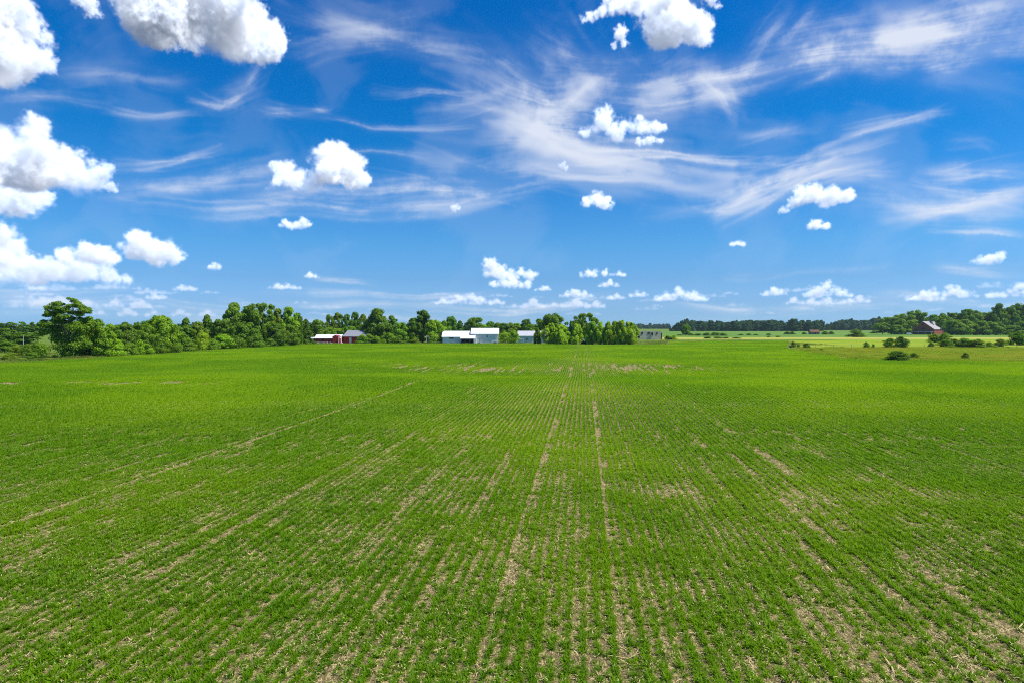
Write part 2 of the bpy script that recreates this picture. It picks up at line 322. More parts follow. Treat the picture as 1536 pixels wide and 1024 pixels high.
def empty(name, loc, label, cat, group=None, rz=0.0):
    o = bpy.data.objects.new(name, None); COL.objects.link(o); o.location = loc; o.rotation_euler.z = rz
    o.empty_display_size = .5
    return tag(o, label, cat, group)

def mesh_obj(name, me, parent=None, mat=None):
    o = bpy.data.objects.new(name, me); COL.objects.link(o)
    if parent: o.parent = parent
    if mat and not me.materials: me.materials.append(mat)
    return o

def mesh_np(name, V, Fq, smooth=False):
    """Mesh from arrays: V (n,3), Fq (m,k) with k corners per face."""
    me = bpy.data.meshes.new(name); V = np.asarray(V, 'f4'); Fq = np.asarray(Fq, 'i4'); m, k = Fq.shape
    me.vertices.add(len(V)); me.vertices.foreach_set('co', V.ravel())
    me.loops.add(m * k); me.loops.foreach_set('vertex_index', Fq.ravel())
    me.polygons.add(m); me.polygons.foreach_set('loop_start', np.arange(m, dtype='i4') * k)
    if smooth: me.polygons.foreach_set('use_smooth', np.ones(m, bool))
    me.update(calc_edges=True); return me

class MB:
    """Collects boxes, prisms and tubes into one bmesh."""
    def __init__(s): s.bm = bmesh.new()
    def box(s, x0, x1, y0, y1, z0, z1):
        v = [s.bm.verts.new(p) for p in ((x0, y0, z0), (x1, y0, z0), (x1, y1, z0), (x0, y1, z0), (x0, y0, z1), (x1, y0, z1), (x1, y1, z1), (x0, y1, z1))]
        for f in ((3, 2, 1, 0), (4, 5, 6, 7), (0, 1, 5, 4), (1, 2, 6, 5), (2, 3, 7, 6), (3, 0, 4, 7)): s.bm.faces.new([v[i] for i in f])
        return s
    def prism(s, poly, axis, a, b):
        """Extrude a closed outline (pairs) along an axis from a to b."""
        def P(p, t): return (t, p[0], p[1]) if axis == 'x' else ((p[0], t, p[1]) if axis == 'y' else (p[0], p[1], t))
        A = [s.bm.verts.new(P(p, a)) for p in poly]; B = [s.bm.verts.new(P(p, b)) for p in poly]; n = len(poly)
        s.bm.faces.new(A); s.bm.faces.new(B[::-1])
        for i in range(n): s.bm.faces.new([A[i], B[i], B[(i + 1) % n], A[(i + 1) % n]])
        return s
    def tube(s, pts, rad, n=6):
        rings = []
        for i, p in enumerate(pts):
            p = Vector(p); d = (Vector(pts[min(i + 1, len(pts) - 1)]) - Vector(pts[max(i - 1, 0)])).normalized()
            a = d.orthogonal().normalized(); b = d.cross(a)
            rings.append([s.bm.verts.new(p + (a * math.cos(q) + b * math.sin(q)) * rad[i]) for q in [2 * math.pi * j / n for j in range(n)]])
        for r0, r1 in zip(rings, rings[1:]):
            for j in range(n): s.bm.faces.new([r0[j], r0[(j + 1) % n], r1[(j + 1) % n], r1[j]])
        s.bm.faces.new(rings[0][::-1]); s.bm.faces.new(rings[-1])
        return s
    def mesh(s, name):
        bmesh.ops.recalc_face_normals(s.bm, faces=s.bm.faces)
        me = bpy.data.meshes.new(name); s.bm.to_mesh(me); s.bm.free(); return me
    def build(s, name, mat, parent): return mesh_obj(name, s.mesh(name), parent, mat)

_tiles = {}
def noise2(x, y, wave, seed, power=1.6):
    """Smooth tiling noise, about -1..1, with features of size `wave` metres."""
    key = (seed, power)
    if key not in _tiles: _tiles[key] = fbm((512, 512), power, np.random.RandomState(seed), 8) * .5
    t = _tiles[key]; s = 512 / 16.0 / wave
    u = np.asarray(x, 'f8') * s; v = np.asarray(y, 'f8') * s
    i = np.floor(u).astype('i8'); j = np.floor(v).astype('i8'); fu = u - i; fv = v - j
    i %= 512; j %= 512; i1 = (i + 1) % 512; j1 = (j + 1) % 512
    return (t[i, j] * (1 - fu) + t[i1, j] * fu) * (1 - fv) + (t[i, j1] * (1 - fu) + t[i1, j1] * fu) * fv

def gz(x, y):
    """Height of the land."""
    x = np.asarray(x, 'f8'); y = np.asarray(y, 'f8')
    s = y + .06 * x + 4 * np.sin(x / 31.0)
    z = .42 * np.exp(-((s - 93) / 17) ** 2) - .30 * np.exp(-((s - 121) / 17) ** 2) + .18 * np.exp(-((s - 160) / 22) ** 2)
    z = z * sstep(-130, -60, x) * sstep(140, 70, x)
    z = z + .10 * np.sin(x / 17.0 + 1.3) * np.sin(y / 23.0) * sstep(400, 250, y)
    return z
def gzf(x, y): return float(gz(x, y))

FIELD = [(-40, 4), (-70, 30), (-125, 112), (-113, 149), (-109, 160), (-104.5, 182), (-104, 227), (-103, 273), (-92, 312), (-60, 322), (-41, 324), (0, 318), (33, 303), (70, 310), (84, 368), (157, 388),
         (136, 330), (111, 275), (98, 232), (85, 164), (118, 153.5), (150, 140), (160, 110), (70, 30), (40, 4)]
def inside(x, y, poly):
    x = np.asarray(x); y = np.asarray(y); r = np.zeros(x.shape, bool); n = len(poly)
    for i in range(n):
        (x0, y0), (x1, y1) = poly[i], poly[(i + 1) % n]
        c = ((y0 > y) != (y1 > y)) & (x < (x1 - x0) * (y - y0) / ((y1 - y0) or 1e-9) + x0)
        r ^= c
    return r
def edge_dist(x, y, poly):
    d = np.full(np.shape(x), 1e9); n = len(poly)
    for i in range(n):
        (x0, y0), (x1, y1) = poly[i], poly[(i + 1) % n]; vx, vy = x1 - x0, y1 - y0
        t = np.clip(((x - x0) * vx + (y - y0) * vy) / (vx * vx + vy * vy), 0, 1)
        d = np.minimum(d, np.hypot(x - x0 - t * vx, y - y0 - t * vy))
    return d

# ------------------------------------------------------------------ materials
def new_mat(name):
    m = bpy.data.materials.new(name); m.use_nodes = True; t = m.node_tree; t.nodes.clear()
    return m, t, nd(t, 'ShaderNodeOutputMaterial')
def rgbn(t, c):
    n = nd(t, 'ShaderNodeRGB'); n.outputs[0].default_value = (*c, 1); return n.outputs[0]
def mixc(t, f, a, b, mode='MIX'):
    n = nd(t, 'ShaderNodeMix', data_type='RGBA', blend_type=mode)
    for s, v in (('Factor', f), ('A', a), ('B', b)):
        if isinstance(v, (int, float)): n.inputs[s].default_value = v
        elif isinstance(v, tuple): n.inputs[s].default_value = (*v, 1)
        else: t.links.new(v, n.inputs[s])
    return n.outputs['Result']
def noise(t, scale, vec=None, detail=4, rough=.55, lo=None, hi=None):
    n = nd(t, 'ShaderNodeTexNoise'); n.inputs['Scale'].default_value = scale; n.inputs['Detail'].default_value = detail; n.inputs['Roughness'].default_value = rough
    if vec is not None: t.links.new(vec, n.inputs['Vector'])
    if lo is None: return n.outputs[0]
    m = nd(t, 'ShaderNodeMapRange', interpolation_type='SMOOTHSTEP'); m.inputs[1].default_value = lo; m.inputs[2].default_value = hi
    t.links.new(n.outputs[0], m.inputs[0]); return m.outputs[0]
def pos(t, scale=(1, 1, 1), rot=0.0, world=True):
    g = nd(t, 'ShaderNodeNewGeometry').outputs['Position'] if world else nd(t, 'ShaderNodeTexCoord').outputs['Object']
    m = nd(t, 'ShaderNodeMapping', vector_type='TEXTURE' if 0 else 'POINT'); m.inputs['Scale'].default_value = scale; m.inputs['Rotation'].default_value = (0, 0, rot)
    t.links.new(g, m.inputs[0]); return m.outputs[0]
def bump(t, h, dist, strength=1.0):
    b = nd(t, 'ShaderNodeBump'); b.inputs['Distance'].default_value = dist; b.inputs['Strength'].default_value = strength
    t.links.new(h, b.inputs['Height']); return b.outputs[0]
def rnd(t): return nd(t, 'ShaderNodeObjectInfo').outputs['Random']

def leafy(name, c1, c2, c3, trans=.45, patch=None, patch_wave=.05, tint=False, gloss=.06, near=None):
    """Leaf: diffuse and translucent, colour varying per plant (random) and, with `patch`, over the land."""
    m, t, out = new_mat(name)
    f = rnd(t)
    col = mixc(t, nd(t, 'ShaderNodeMapRange').outputs[0] if 0 else f, c1, c2)
    col = mixc(t, noise(t, 1.7, pos(t), 2, lo=.42, hi=.68), col, c3)
    if patch: col = mixc(t, noise(t, patch_wave, pos(t), 4, lo=.42, hi=.62), col, patch)
    if near:                                                   # leaf colour darkened towards the camera, imitating shaded gaps between near plants
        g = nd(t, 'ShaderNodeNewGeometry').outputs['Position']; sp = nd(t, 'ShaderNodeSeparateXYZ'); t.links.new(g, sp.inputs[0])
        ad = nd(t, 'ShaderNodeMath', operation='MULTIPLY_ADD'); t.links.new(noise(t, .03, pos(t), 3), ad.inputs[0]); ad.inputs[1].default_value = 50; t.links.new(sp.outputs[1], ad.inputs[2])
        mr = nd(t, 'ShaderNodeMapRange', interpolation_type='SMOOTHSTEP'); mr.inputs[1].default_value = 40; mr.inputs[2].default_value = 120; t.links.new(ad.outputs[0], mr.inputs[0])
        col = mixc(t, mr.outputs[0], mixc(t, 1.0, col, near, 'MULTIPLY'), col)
    if tint:
        a = nd(t, 'ShaderNodeAttribute', attribute_type='OBJECT', attribute_name='tint')
        col = mixc(t, 1.0, col, a.outputs['Color'], 'MULTIPLY')
    d = nd(t, 'ShaderNodeBsdfDiffuse'); tr = nd(t, 'ShaderNodeBsdfTranslucent'); mx = nd(t, 'ShaderNodeMixShader')
    t.links.new(col, d.inputs[0])
    t.links.new(mixc(t, 1.0, col, (1.25, 1.2, .45), 'MULTIPLY'), tr.inputs[0]); mx.inputs[0].default_value = trans
    t.links.new(d.outputs[0], mx.inputs[1]); t.links.new(tr.outputs[0], mx.inputs[2])
    g = nd(t, 'ShaderNodeBsdfGlossy'); g.inputs['Roughness'].default_value = .5; g.inputs[0].default_value = (.9, .95, .8, 1)
    m2 = nd(t, 'ShaderNodeMixShader'); m2.inputs[0].default_value = gloss
    t.links.new(mx.outputs[0], m2.inputs[1]); t.links.new(g.outputs[0], m2.inputs[2]); t.links.new(m2.outputs[0], out.inputs[0])
    return m

def solid(name, c1, c2=None, scale=1.5, rough=.8, stretch=(1, 1, 1), bmp=0.0, metallic=0.0, spec=.3, world=False):
    m, t, out = new_mat(name); p = nd(t, 'ShaderNodeBsdfPrincipled'); v = pos(t, stretch, world=world)
    c2 = c2 or tuple(x * .75 for x in c1)
    t.links.new(mixc(t, noise(t, scale, v, 6, .6, lo=.35, hi=.7), c1, c2), p.inputs['Base Color'])
    p.inputs['Roughness'].default_value = rough; p.inputs['Metallic'].default_value = metallic; p.inputs['Specular IOR Level'].default_value = spec
    if bmp: t.links.new(bump(t, noise(t, scale * 6, v, 4), bmp), p.inputs['Normal'])
    t.links.new(p.outputs[0], out.inputs[0]); return m

def siding(name, c1, c2, pitch=.3, axis='x', rough=.55, depth=.03, dirt=(.3, .25, .2)):
    """Boards or ribbed sheet: ribs every `pitch` metres along the local axis, streaked with wear."""
    m, t, out = new_mat(name); p = nd(t, 'ShaderNodeBsdfPrincipled')
    w = nd(t, 'ShaderNodeTexWave', bands_direction='X' if axis == 'x' else ('Y' if axis == 'y' else 'Z')); w.inputs['Scale'].default_value = .314 / pitch; w.inputs['Distortion'].default_value = 0
    t.links.new(nd(t, 'ShaderNodeTexCoord').outputs['Object'], w.inputs[0])
    st = noise(t, 1.0, pos(t, (3, 3, .35), world=False), 5, .65, lo=.38, hi=.72)
    col = mixc(t, st, c1, c2); col = mixc(t, noise(t, .5, pos(t, world=False), 5, lo=.58, hi=.8), col, dirt)
    t.links.new(col, p.inputs['Base Color']); p.inputs['Roughness'].default_value = rough; p.inputs['Specular IOR Level'].default_value = .3
    t.links.new(bump(t, w.outputs[1], depth, .7), p.inputs['Normal']); t.links.new(p.outputs[0], out.inputs[0]); return m

def grass_ground(name, cols, waves=(.02, .12, .9), bmp=.25, streak=None):
    m, t, out = new_mat(name); p = nd(t, 'ShaderNodeBsdfPrincipled'); v = pos(t) if not streak else pos(t, (1, 1, 1), rot=streak)
    if streak:
        mp = nd(t, 'ShaderNodeMapping'); mp.inputs['Scale'].default_value = (1, .12, 1); t.links.new(v, mp.inputs[0]); v2 = mp.outputs[0]
    else: v2 = v
    col = mixc(t, noise(t, waves[0], v, 5, lo=.38, hi=.62), cols[0], cols[1])
    col = mixc(t, noise(t, waves[1], v2, 5, lo=.45, hi=.7), col, cols[2])
    col = mixc(t, noise(t, waves[2], v2, 4, lo=.45, hi=.75), col, cols[3] if len(cols) > 3 else cols[0])
    t.links.new(col, p.inputs['Base Color']); p.inputs['Roughness'].default_value = 1; p.inputs['Specular IOR Level'].default_value = .05
    t.links.new(bump(t, noise(t, waves[2] * 2.5, v, 6), bmp), p.inputs['Normal']); t.links.new(p.outputs[0], out.inputs[0]); return m

# ------------------------------------------------------------------ scattering with geometry nodes (for what nobody could count)
def scatter(name, P, rotz, scl, idx, sources, kind='stuff', tilt=None):
    """One object: a cloud of points, each carrying one of the source meshes."""
    n = len(P); me = bpy.data.meshes.new(name); me.vertices.add(n); me.vertices.foreach_set('co', np.asarray(P, 'f4').ravel())
    rot = np.zeros((n, 3), 'f4'); rot[:, 2] = rotz
    if tilt is not None: rot[:, :2] = tilt
    a = me.attributes.new('rot', 'FLOAT_VECTOR', 'POINT'); a.data.foreach_set('vector', rot.ravel())
    scl = np.asarray(scl, 'f4')
    if scl.ndim == 1: scl = np.repeat(scl[:, None], 3, 1)
    a = me.attributes.new('scl', 'FLOAT_VECTOR', 'POINT'); a.data.foreach_set('vector', np.ascontiguousarray(scl).ravel())
    a = me.attributes.new('idx', 'INT', 'POINT'); a.data.foreach_set('value', np.asarray(idx, 'i4'))
    me.update()
    c = bpy.data.collections.new(name + '_source')
    for i, s in enumerate(sources): c.objects.link(bpy.data.objects.new('%s_piece_%02d' % (name, i), s))
    g = bpy.data.node_groups.new(name, 'GeometryNodeTree')
    g.interface.new_socket('Geometry', in_out='INPUT', socket_type='NodeSocketGeometry'); g.interface.new_socket('Geometry', in_out='OUTPUT', socket_type='NodeSocketGeometry')
    gi = nd(g, 'NodeGroupInput'); go = nd(g, 'NodeGroupOutput'); ip = nd(g, 'GeometryNodeInstanceOnPoints'); ci = nd(g, 'GeometryNodeCollectionInfo')
    ci.inputs['Collection'].default_value = c; ci.inputs['Separate Children'].default_value = True; ci.inputs['Reset Children'].default_value = True
    def na(nm, ty):
        k = nd(g, 'GeometryNodeInputNamedAttribute', data_type=ty); k.inputs['Name'].default_value = nm
        return next(o for o in k.outputs if o.enabled and o.name == 'Attribute')
    g.links.new(gi.outputs[0], ip.inputs['Points']); g.links.new(ci.outputs[0], ip.inputs['Instance']); ip.inputs['Pick Instance'].default_value = True
    g.links.new(na('idx', 'INT'), ip.inputs['Instance Index'])
    e = nd(g, 'FunctionNodeEulerToRotation'); g.links.new(na('rot', 'FLOAT_VECTOR'), e.inputs[0]); g.links.new(e.outputs[0], ip.inputs['Rotation'])
    g.links.new(na('scl', 'FLOAT_VECTOR'), ip.inputs['Scale']); g.links.new(ip.outputs[0], go.inputs[0])
    o = bpy.data.objects.new(name, me); COL.objects.link(o); o.modifiers.new('scatter', 'NODES').node_group = g
    return tag(o, kind=kind)
# ------------------------------------------------------------------ land
def sheet(name, mat, xs, ys, dz, poly=None, kind='structure'):
    X, Y = np.meshgrid(xs, ys); V = np.stack([X, Y, gz(X, Y) + dz], -1).reshape(-1, 3); nx, ny = len(xs), len(ys)
    i = (np.arange(ny - 1)[:, None] * nx + np.arange(nx - 1)[None]).ravel()
    Fq = np.stack([i, i + 1, i + 1 + nx, i + nx], 1)
    if poly is not None:
        c = V[Fq].mean(1); Fq = Fq[inside(c[:, 0], c[:, 1], poly)]
        used = np.unique(Fq); mp = np.full(len(V), -1); mp[used] = np.arange(len(used)); V = V[used]; Fq = mp[Fq]
    o = mesh_obj(name, mesh_np(name, V, Fq, True), None, mat); return tag(o, kind=kind)

G_GRASS = grass_ground('rough_grass', [(.10, .19, .018), (.14, .21, .022), (.20, .20, .045), (.07, .14, .014)])
G_MEAD = grass_ground('meadow_ground', [(.20, .31, .012), (.27, .33, .02), (.15, .27, .010), (.29, .29, .035)], (.015, .07, .6))
G_BANK = grass_ground('dry_bank', [(.22, .32, .018), (.27, .31, .025), (.16, .28, .015), (.32, .27, .05)], (.03, .12, .8))
G_YEL = grass_ground('pale_field_ground', [(.34, .35, .05), (.40, .38, .07), (.28, .34, .04), (.42, .38, .10)], (.01, .03, .5))
G_FAR = grass_ground('far_field_ground', [(.10, .21, .03), (.13, .24, .035), (.08, .17, .028), (.16, .24, .045)], (.004, .012, .3), 0.1)
def field_mat():
    m, t, out = new_mat('field_soil'); p = nd(t, 'ShaderNodeBsdfPrincipled')
    v = pos(t); row = nd(t, 'ShaderNodeMapping'); row.inputs['Rotation'].default_value = (0, 0, .1046); row.inputs['Scale'].default_value = (1, .25, 1); t.links.new(v, row.inputs[0])
    col = mixc(t, noise(t, .35, v, 5, lo=.35, hi=.65), (.155, .112, .046), (.11, .08, .034))
    col = mixc(t, noise(t, 14, row.outputs[0], 5, .7, lo=.49, hi=.63), col, (.50, .40, .16))
    col = mixc(t, noise(t, 55, v, 3, .7, lo=.52, hi=.66), col, (.66, .55, .25))
    col = mixc(t, noise(t, 30, v, 3, .7, lo=.56, hi=.68), col, (.055, .04, .028))
    t.links.new(col, p.inputs['Base Color']); p.inputs['Roughness'].default_value = 1; p.inputs['Specular IOR Level'].default_value = .1
    t.links.new(bump(t, noise(t, 22, v, 6, .7), .06), p.inputs['Normal']); t.links.new(p.outputs[0], out.inputs[0]); return m

far = np.array([-4900, -3500, -2500, -1800, -1300, -900, -650, -450, -320, -240])
xs = np.concatenate([far, np.arange(-200, 281, 8), [320, 400, 520, 700, 950, 1300, 1800, 2600, 3600, 4900]])
ys = np.concatenate([[-300, -100, -40], np.arange(-8, 460, 6), [480, 520, 580, 660, 760, 900, 1100, 1400, 1900, 2600, 3600, 4900]])
sheet('ground', G_GRASS, xs, ys, -.08)
sheet('field', field_mat(), np.arange(-128, 162, 2.0), np.arange(4, 392, 2.0), 0, FIELD)
BANK = [(85, 163), (118, 152.5), (150, 139), (175, 150), (330, 262), (112, 268), (98, 232)]
MEAD = [(112, 268.4), (330, 262.4), (520, 440), (230, 440), (157, 388), (136, 330)]
sheet('bank', G_BANK, np.arange(82, 332, 3.0), np.arange(138, 272, 3.0), -.03, BANK)
sheet('meadow', G_MEAD, np.arange(108, 524, 6.0), np.arange(258, 446, 6.0), -.05, MEAD)
def flat_poly(name, mat, pts, dz):
    me = bpy.data.meshes.new(name); me.from_pydata([(x, y, dz) for x, y in pts], [], [list(range(len(pts)))]); me.update()
    return tag(mesh_obj(name, me, None, mat), kind='structure')
flat_poly('pale_field', G_YEL, [(84, 442), (600, 440), (720, 520), (96, 520)], -.04)
flat_poly('far_field', G_FAR, [(60, 522), (730, 522), (1300, 1160), (240, 1160)], -.04)

# ------------------------------------------------------------------ crop
def blade_mesh(name, leaves, mat, seg=3):
    """leaves: (x, y, z, azimuth, length, width, lift, droop) -> strips."""
    V = []; Fq = []
    for (x, y, z, a, L, W, lift, droop) in leaves:
        ca, sa = math.cos(a), math.sin(a); b = len(V); px, pz, an = 0., 0., lift
        for i in range(seg + 1):
            w = W * (.55, 1.0, .8, .08)[i] if seg == 3 else W * (.8, 1.0, .1)[i]
            V.append((x + ca * px - sa * w / 2, y + sa * px + ca * w / 2, z + pz)); V.append((x + ca * px + sa * w / 2, y + sa * px - ca * w / 2, z + pz))
            px += math.cos(an) * L / seg; pz += math.sin(an) * L / seg; an -= droop
        for i in range(seg): Fq.append((b + 2 * i, b + 2 * i + 1, b + 2 * i + 3, b + 2 * i + 2))
    me = mesh_np(name, V, Fq); me.materials.append(mat); return me
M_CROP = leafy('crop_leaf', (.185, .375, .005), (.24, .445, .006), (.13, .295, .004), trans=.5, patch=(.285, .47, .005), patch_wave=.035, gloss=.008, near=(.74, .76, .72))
r = random.Random(21)
def clump(x, y, n, sc=1.0):
    L = []
    for i in range(n):
        a = r.uniform(0, 6.283); L.append((x + r.gauss(0, .03), y + r.gauss(0, .035), .0, a, sc * r.uniform(.11, .25), sc * r.uniform(.015, .029), r.uniform(.7, 1.45), r.uniform(.25, .75)))
    return L
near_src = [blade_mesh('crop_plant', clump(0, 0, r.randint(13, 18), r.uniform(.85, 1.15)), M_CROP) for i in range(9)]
def row_seg(length, step, n, sc, keep):
    L = []; y = -length / 2
    while y < length / 2:
        if r.random() < keep: L += clump(r.gauss(0, .03), y, n, sc)
        y += step * r.uniform(.7, 1.3)
    return L
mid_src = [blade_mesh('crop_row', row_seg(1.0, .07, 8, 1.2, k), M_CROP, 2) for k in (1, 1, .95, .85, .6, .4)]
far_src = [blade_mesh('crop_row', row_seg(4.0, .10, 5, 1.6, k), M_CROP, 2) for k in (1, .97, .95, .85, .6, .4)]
ROW, SLOPE = .38, .105
TRACKS = [(-2.4, .18, .96), (1.0, .19, .96), (2.85, .17, .7), (7.8, .16, .4), (9.1, .22, .5), (11.0, .18, .62), (-23.3, .20, .96), (-7.6, .18, .36), (-11.5, .18, .36), (-5.2, .16, .3), (5.2, .2, .45), (14.6, .24, .45), (18.2, .24, .4), (24., .3, .5), (30.5, .3, .6), (-31., .26, .4), (-38., .26, .5), (-15.6, .2, .35)]
_tr = random.Random(12)                                        # fainter lines of stubble, every third row or so
TRACKS += [(u_ * 1.14 + _tr.gauss(0, .1), _tr.uniform(.10, .17), _tr.uniform(.35, .66)) for u_ in range(-38, 42) if not -4 < u_ < 4]
def thin(x, y):
    """How bare the crop is, 0 full .. 1 bare."""
    u = x - SLOPE * y
    q = .04 + .45 * noise2(u * 1.0, y * .10, 1.3, 31) + .40 * noise2(x, y, 9.0, 32) + .25 * noise2(u * 1.0, y * .3, .9, 36)
    b = np.clip(q * .38, 0, .40)
    b = b * (.55 + .45 * sstep(75, 25, y)) * (1 - .7 * sstep(4, 60, np.abs(u - 2)) * sstep(30, 60, y))
    for (c, w, s) in TRACKS:
        w = w * (.62 + .38 * sstep(20, 60, y))
        k = s * np.exp(-((u - c - .05 * noise2(y, y * 0 + c, 6, 33)) / w) ** 4) * (1 - sstep(.2, .75, noise2(y, u * 0 + c * 7.7, 17, 34) + .6 * (1 - s)) * (1 if s < .93 else .32))
        b = np.maximum(b, k)
    # sparser strip on the far side of the rise
    s2 = y + .06 * x
    b = np.maximum(b, .84 * np.exp(-((s2 - 134) / 20) ** 4) * sstep(-.1, .5, noise2(u, y * .05, .85, 35) + .45 * noise2(x, y, 26, 38)) * sstep(-70, -20, x) * sstep(75, 30, x))
    b = np.maximum(b, .8 * np.exp(-((s2 - 92 - .05 * x) / 6) ** 2) * sstep(-.2, .4, noise2(x, y, 6, 37)) * sstep(-20, -40, x))
    return b
def rows(y0, y1, step, wide):
    rs = np.random.RandomState(int(y0)); out = []
    ks = np.arange(int((-135 - SLOPE * y1) / ROW), int((165 - SLOPE * y0) / ROW) + 1)
    ts = np.arange(y0, y1, step)
    U, T = np.meshgrid(ks * ROW, ts + step / 2)
    U = U.ravel(); T = T.ravel()
    X = U + SLOPE * T; ok = np.abs(X) < .76 * T + wide; U, T, X = U[ok], T[ok], X[ok]
    ok = inside(X, T, FIELD); U, T, X = U[ok], T[ok], X[ok]
    ok = edge_dist(X, T, FIELD) > .9 + 1.2 * (noise2(X, T, 8, 44) > .2); U, T, X = U[ok], T[ok], X[ok]
    return U, T, X, rs
# nearest rows: every plant
U, T, X, rs = rows(10.5, 58, .060, 5)
T = T + rs.uniform(-.04, .04, len(T)); X = X + rs.normal(0, .026, len(T))
ok = rs.rand(len(T)) > sstep(40, 58, T); X, T = X[ok], T[ok]
b = thin(X, T); ok = rs.rand(len(T)) > b ** .8 * 1.05; X, T, b = X[ok], T[ok], b[ok]
sc_ = rs.uniform(.7, 1.25, len(T)) * (1 - .35 * b) * (1 + .22 * noise2(X, T, 3.5, 45))
k = int(len(T) * .42); j = rs.randint(0, len(T), k)                  # self-sown plants between the rows
X = np.concatenate([X, X[j] + rs.choice((-1, 1), k) * rs.uniform(.1, .26, k)]); T = np.concatenate([T, T[j] + rs.uniform(-.3, .3, k)]); sc_ = np.concatenate([sc_, sc_[j] * rs.uniform(.55, .95, k)])
ok = rs.rand(len(T)) > thin(X, T) ** 1.2; X, T, sc_ = X[ok], T[ok], sc_[ok]
PN = np.stack([X, T, gz(X, T) - .005], 1)
# further rows: short, then long lengths of row
U, T, X, rs2 = rows(40, 178, 1.0, 9); b = thin(X, T)
i2 = np.clip(np.round(b * 7.2 + rs2.normal(0, .5, len(T))), 0, 7).astype(int); ok = (i2 < 6) & (rs2.rand(len(T)) < .1 + sstep(40, 58, T)); X, T, i2 = X[ok], T[ok], i2[ok]
PM = np.stack([X + rs2.normal(0, .03, len(T)), T, gz(X, T) - .01], 1)
U, T, X, rs3 = rows(178, 392, 4.0, 14); b = thin(X, T)
i3 = np.clip(np.round(b * 7.0 + rs3.normal(0, .4, len(T))), 0, 7).astype(int); ok = i3 < 6; X, T, i3 = X[ok], T[ok], i3[ok]
PF = np.stack([X + rs3.normal(0, .03, len(T)), T, gz(X, T) - .01], 1)
nN, nM, nF = len(PN), len(PM), len(PF); print('crop', nN, nM, nF)
sN = np.stack([sc_] * 3, 1); one = lambda n, z: np.stack([np.ones(n), np.ones(n), z], 1)
flip = lambda n, q: np.where(q.rand(n) < .5, 0, math.pi) - math.atan(SLOPE)
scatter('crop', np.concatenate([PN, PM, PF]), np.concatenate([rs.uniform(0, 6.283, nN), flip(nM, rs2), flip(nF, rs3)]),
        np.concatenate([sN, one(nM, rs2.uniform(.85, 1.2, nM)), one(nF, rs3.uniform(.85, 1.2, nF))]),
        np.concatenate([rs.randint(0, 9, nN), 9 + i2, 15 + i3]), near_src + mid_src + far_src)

# ------------------------------------------------------------------ last year's stalks and husks lying between the rows
def straw_mat(name, c1, c2):
    m, t, out = new_mat(name); p = nd(t, 'ShaderNodeBsdfPrincipled'); t.links.new(mixc(t, rnd(t), c1, c2), p.inputs['Base Color']); p.inputs['Roughness'].default_value = .7
    t.links.new(p.outputs[0], out.inputs[0]); return m
M_STRAW = straw_mat('straw', (.68, .55, .24), (.42, .31, .12))
def straw_piece():
    L = []
    for i in range(r.randint(3, 6)):
        L.append((r.gauss(0, .06), r.gauss(0, .06), r.uniform(.005, .03), r.uniform(0, 6.283), r.uniform(.08, .28), r.uniform(.009, .024), r.uniform(-.05, .4), r.uniform(0, .35)))
    return L
def stalk_piece():
    L = []
    for i in range(2): L.append((r.gauss(0, .08), r.gauss(0, .05), .02, r.choice((1.5, -1.6)) + r.gauss(0, .3), r.uniform(.3, .6), .03, r.uniform(.02, .25), .02))
    return L
straw_src = [blade_mesh('straw', straw_piece(), M_STRAW) for i in range(7)] + [blade_mesh('stalk', stalk_piece(), M_STRAW) for i in range(3)]
rs = np.random.RandomState(77); n = 75000
T = 10.5 + 60 * rs.rand(n) ** .72; X = (rs.rand(n) * 2 - 1) * (.76 * T + 5)
b = thin(X, T); ok = inside(X, T, FIELD) & (rs.rand(n) < .35 + 1.0 * b); X, T = X[ok], T[ok]
ii = rs.randint(0, 7, len(T)); big = rs.rand(len(T)) < .035; ii[big] = rs.randint(7, 10, big.sum())
# small pale husks caught among the leaves
rs = np.random.RandomState(79); n = 70000
T3 = 10.5 + 62 * rs.rand(n) ** .8; X3 = (rs.rand(n) * 2 - 1) * (.76 * T3 + 4); ok = inside(X3, T3, FIELD) & (noise2(X3, T3, 5, 61) > -.5 + .6 * rs.rand(n)); X3, T3 = X3[ok], T3[ok]; fz = rs.uniform(.03, .13, len(T3))
rs = np.random.RandomState(78); n = 30000                          # and, paler, on the sparse ground further off
T2 = 66 + 105 * rs.rand(n); X2 = (rs.rand(n) * 2 - 1) * (.76 * T2 + 5); b = thin(X2, T2); ok = inside(X2, T2, FIELD) & (b > .38 + .3 * rs.rand(n)); X2, T2 = X2[ok], T2[ok]
X = np.concatenate([X, X2]); T = np.concatenate([T, T2]); ii = np.concatenate([ii, rs.randint(0, 10, len(T2))]); nfar = len(T2)
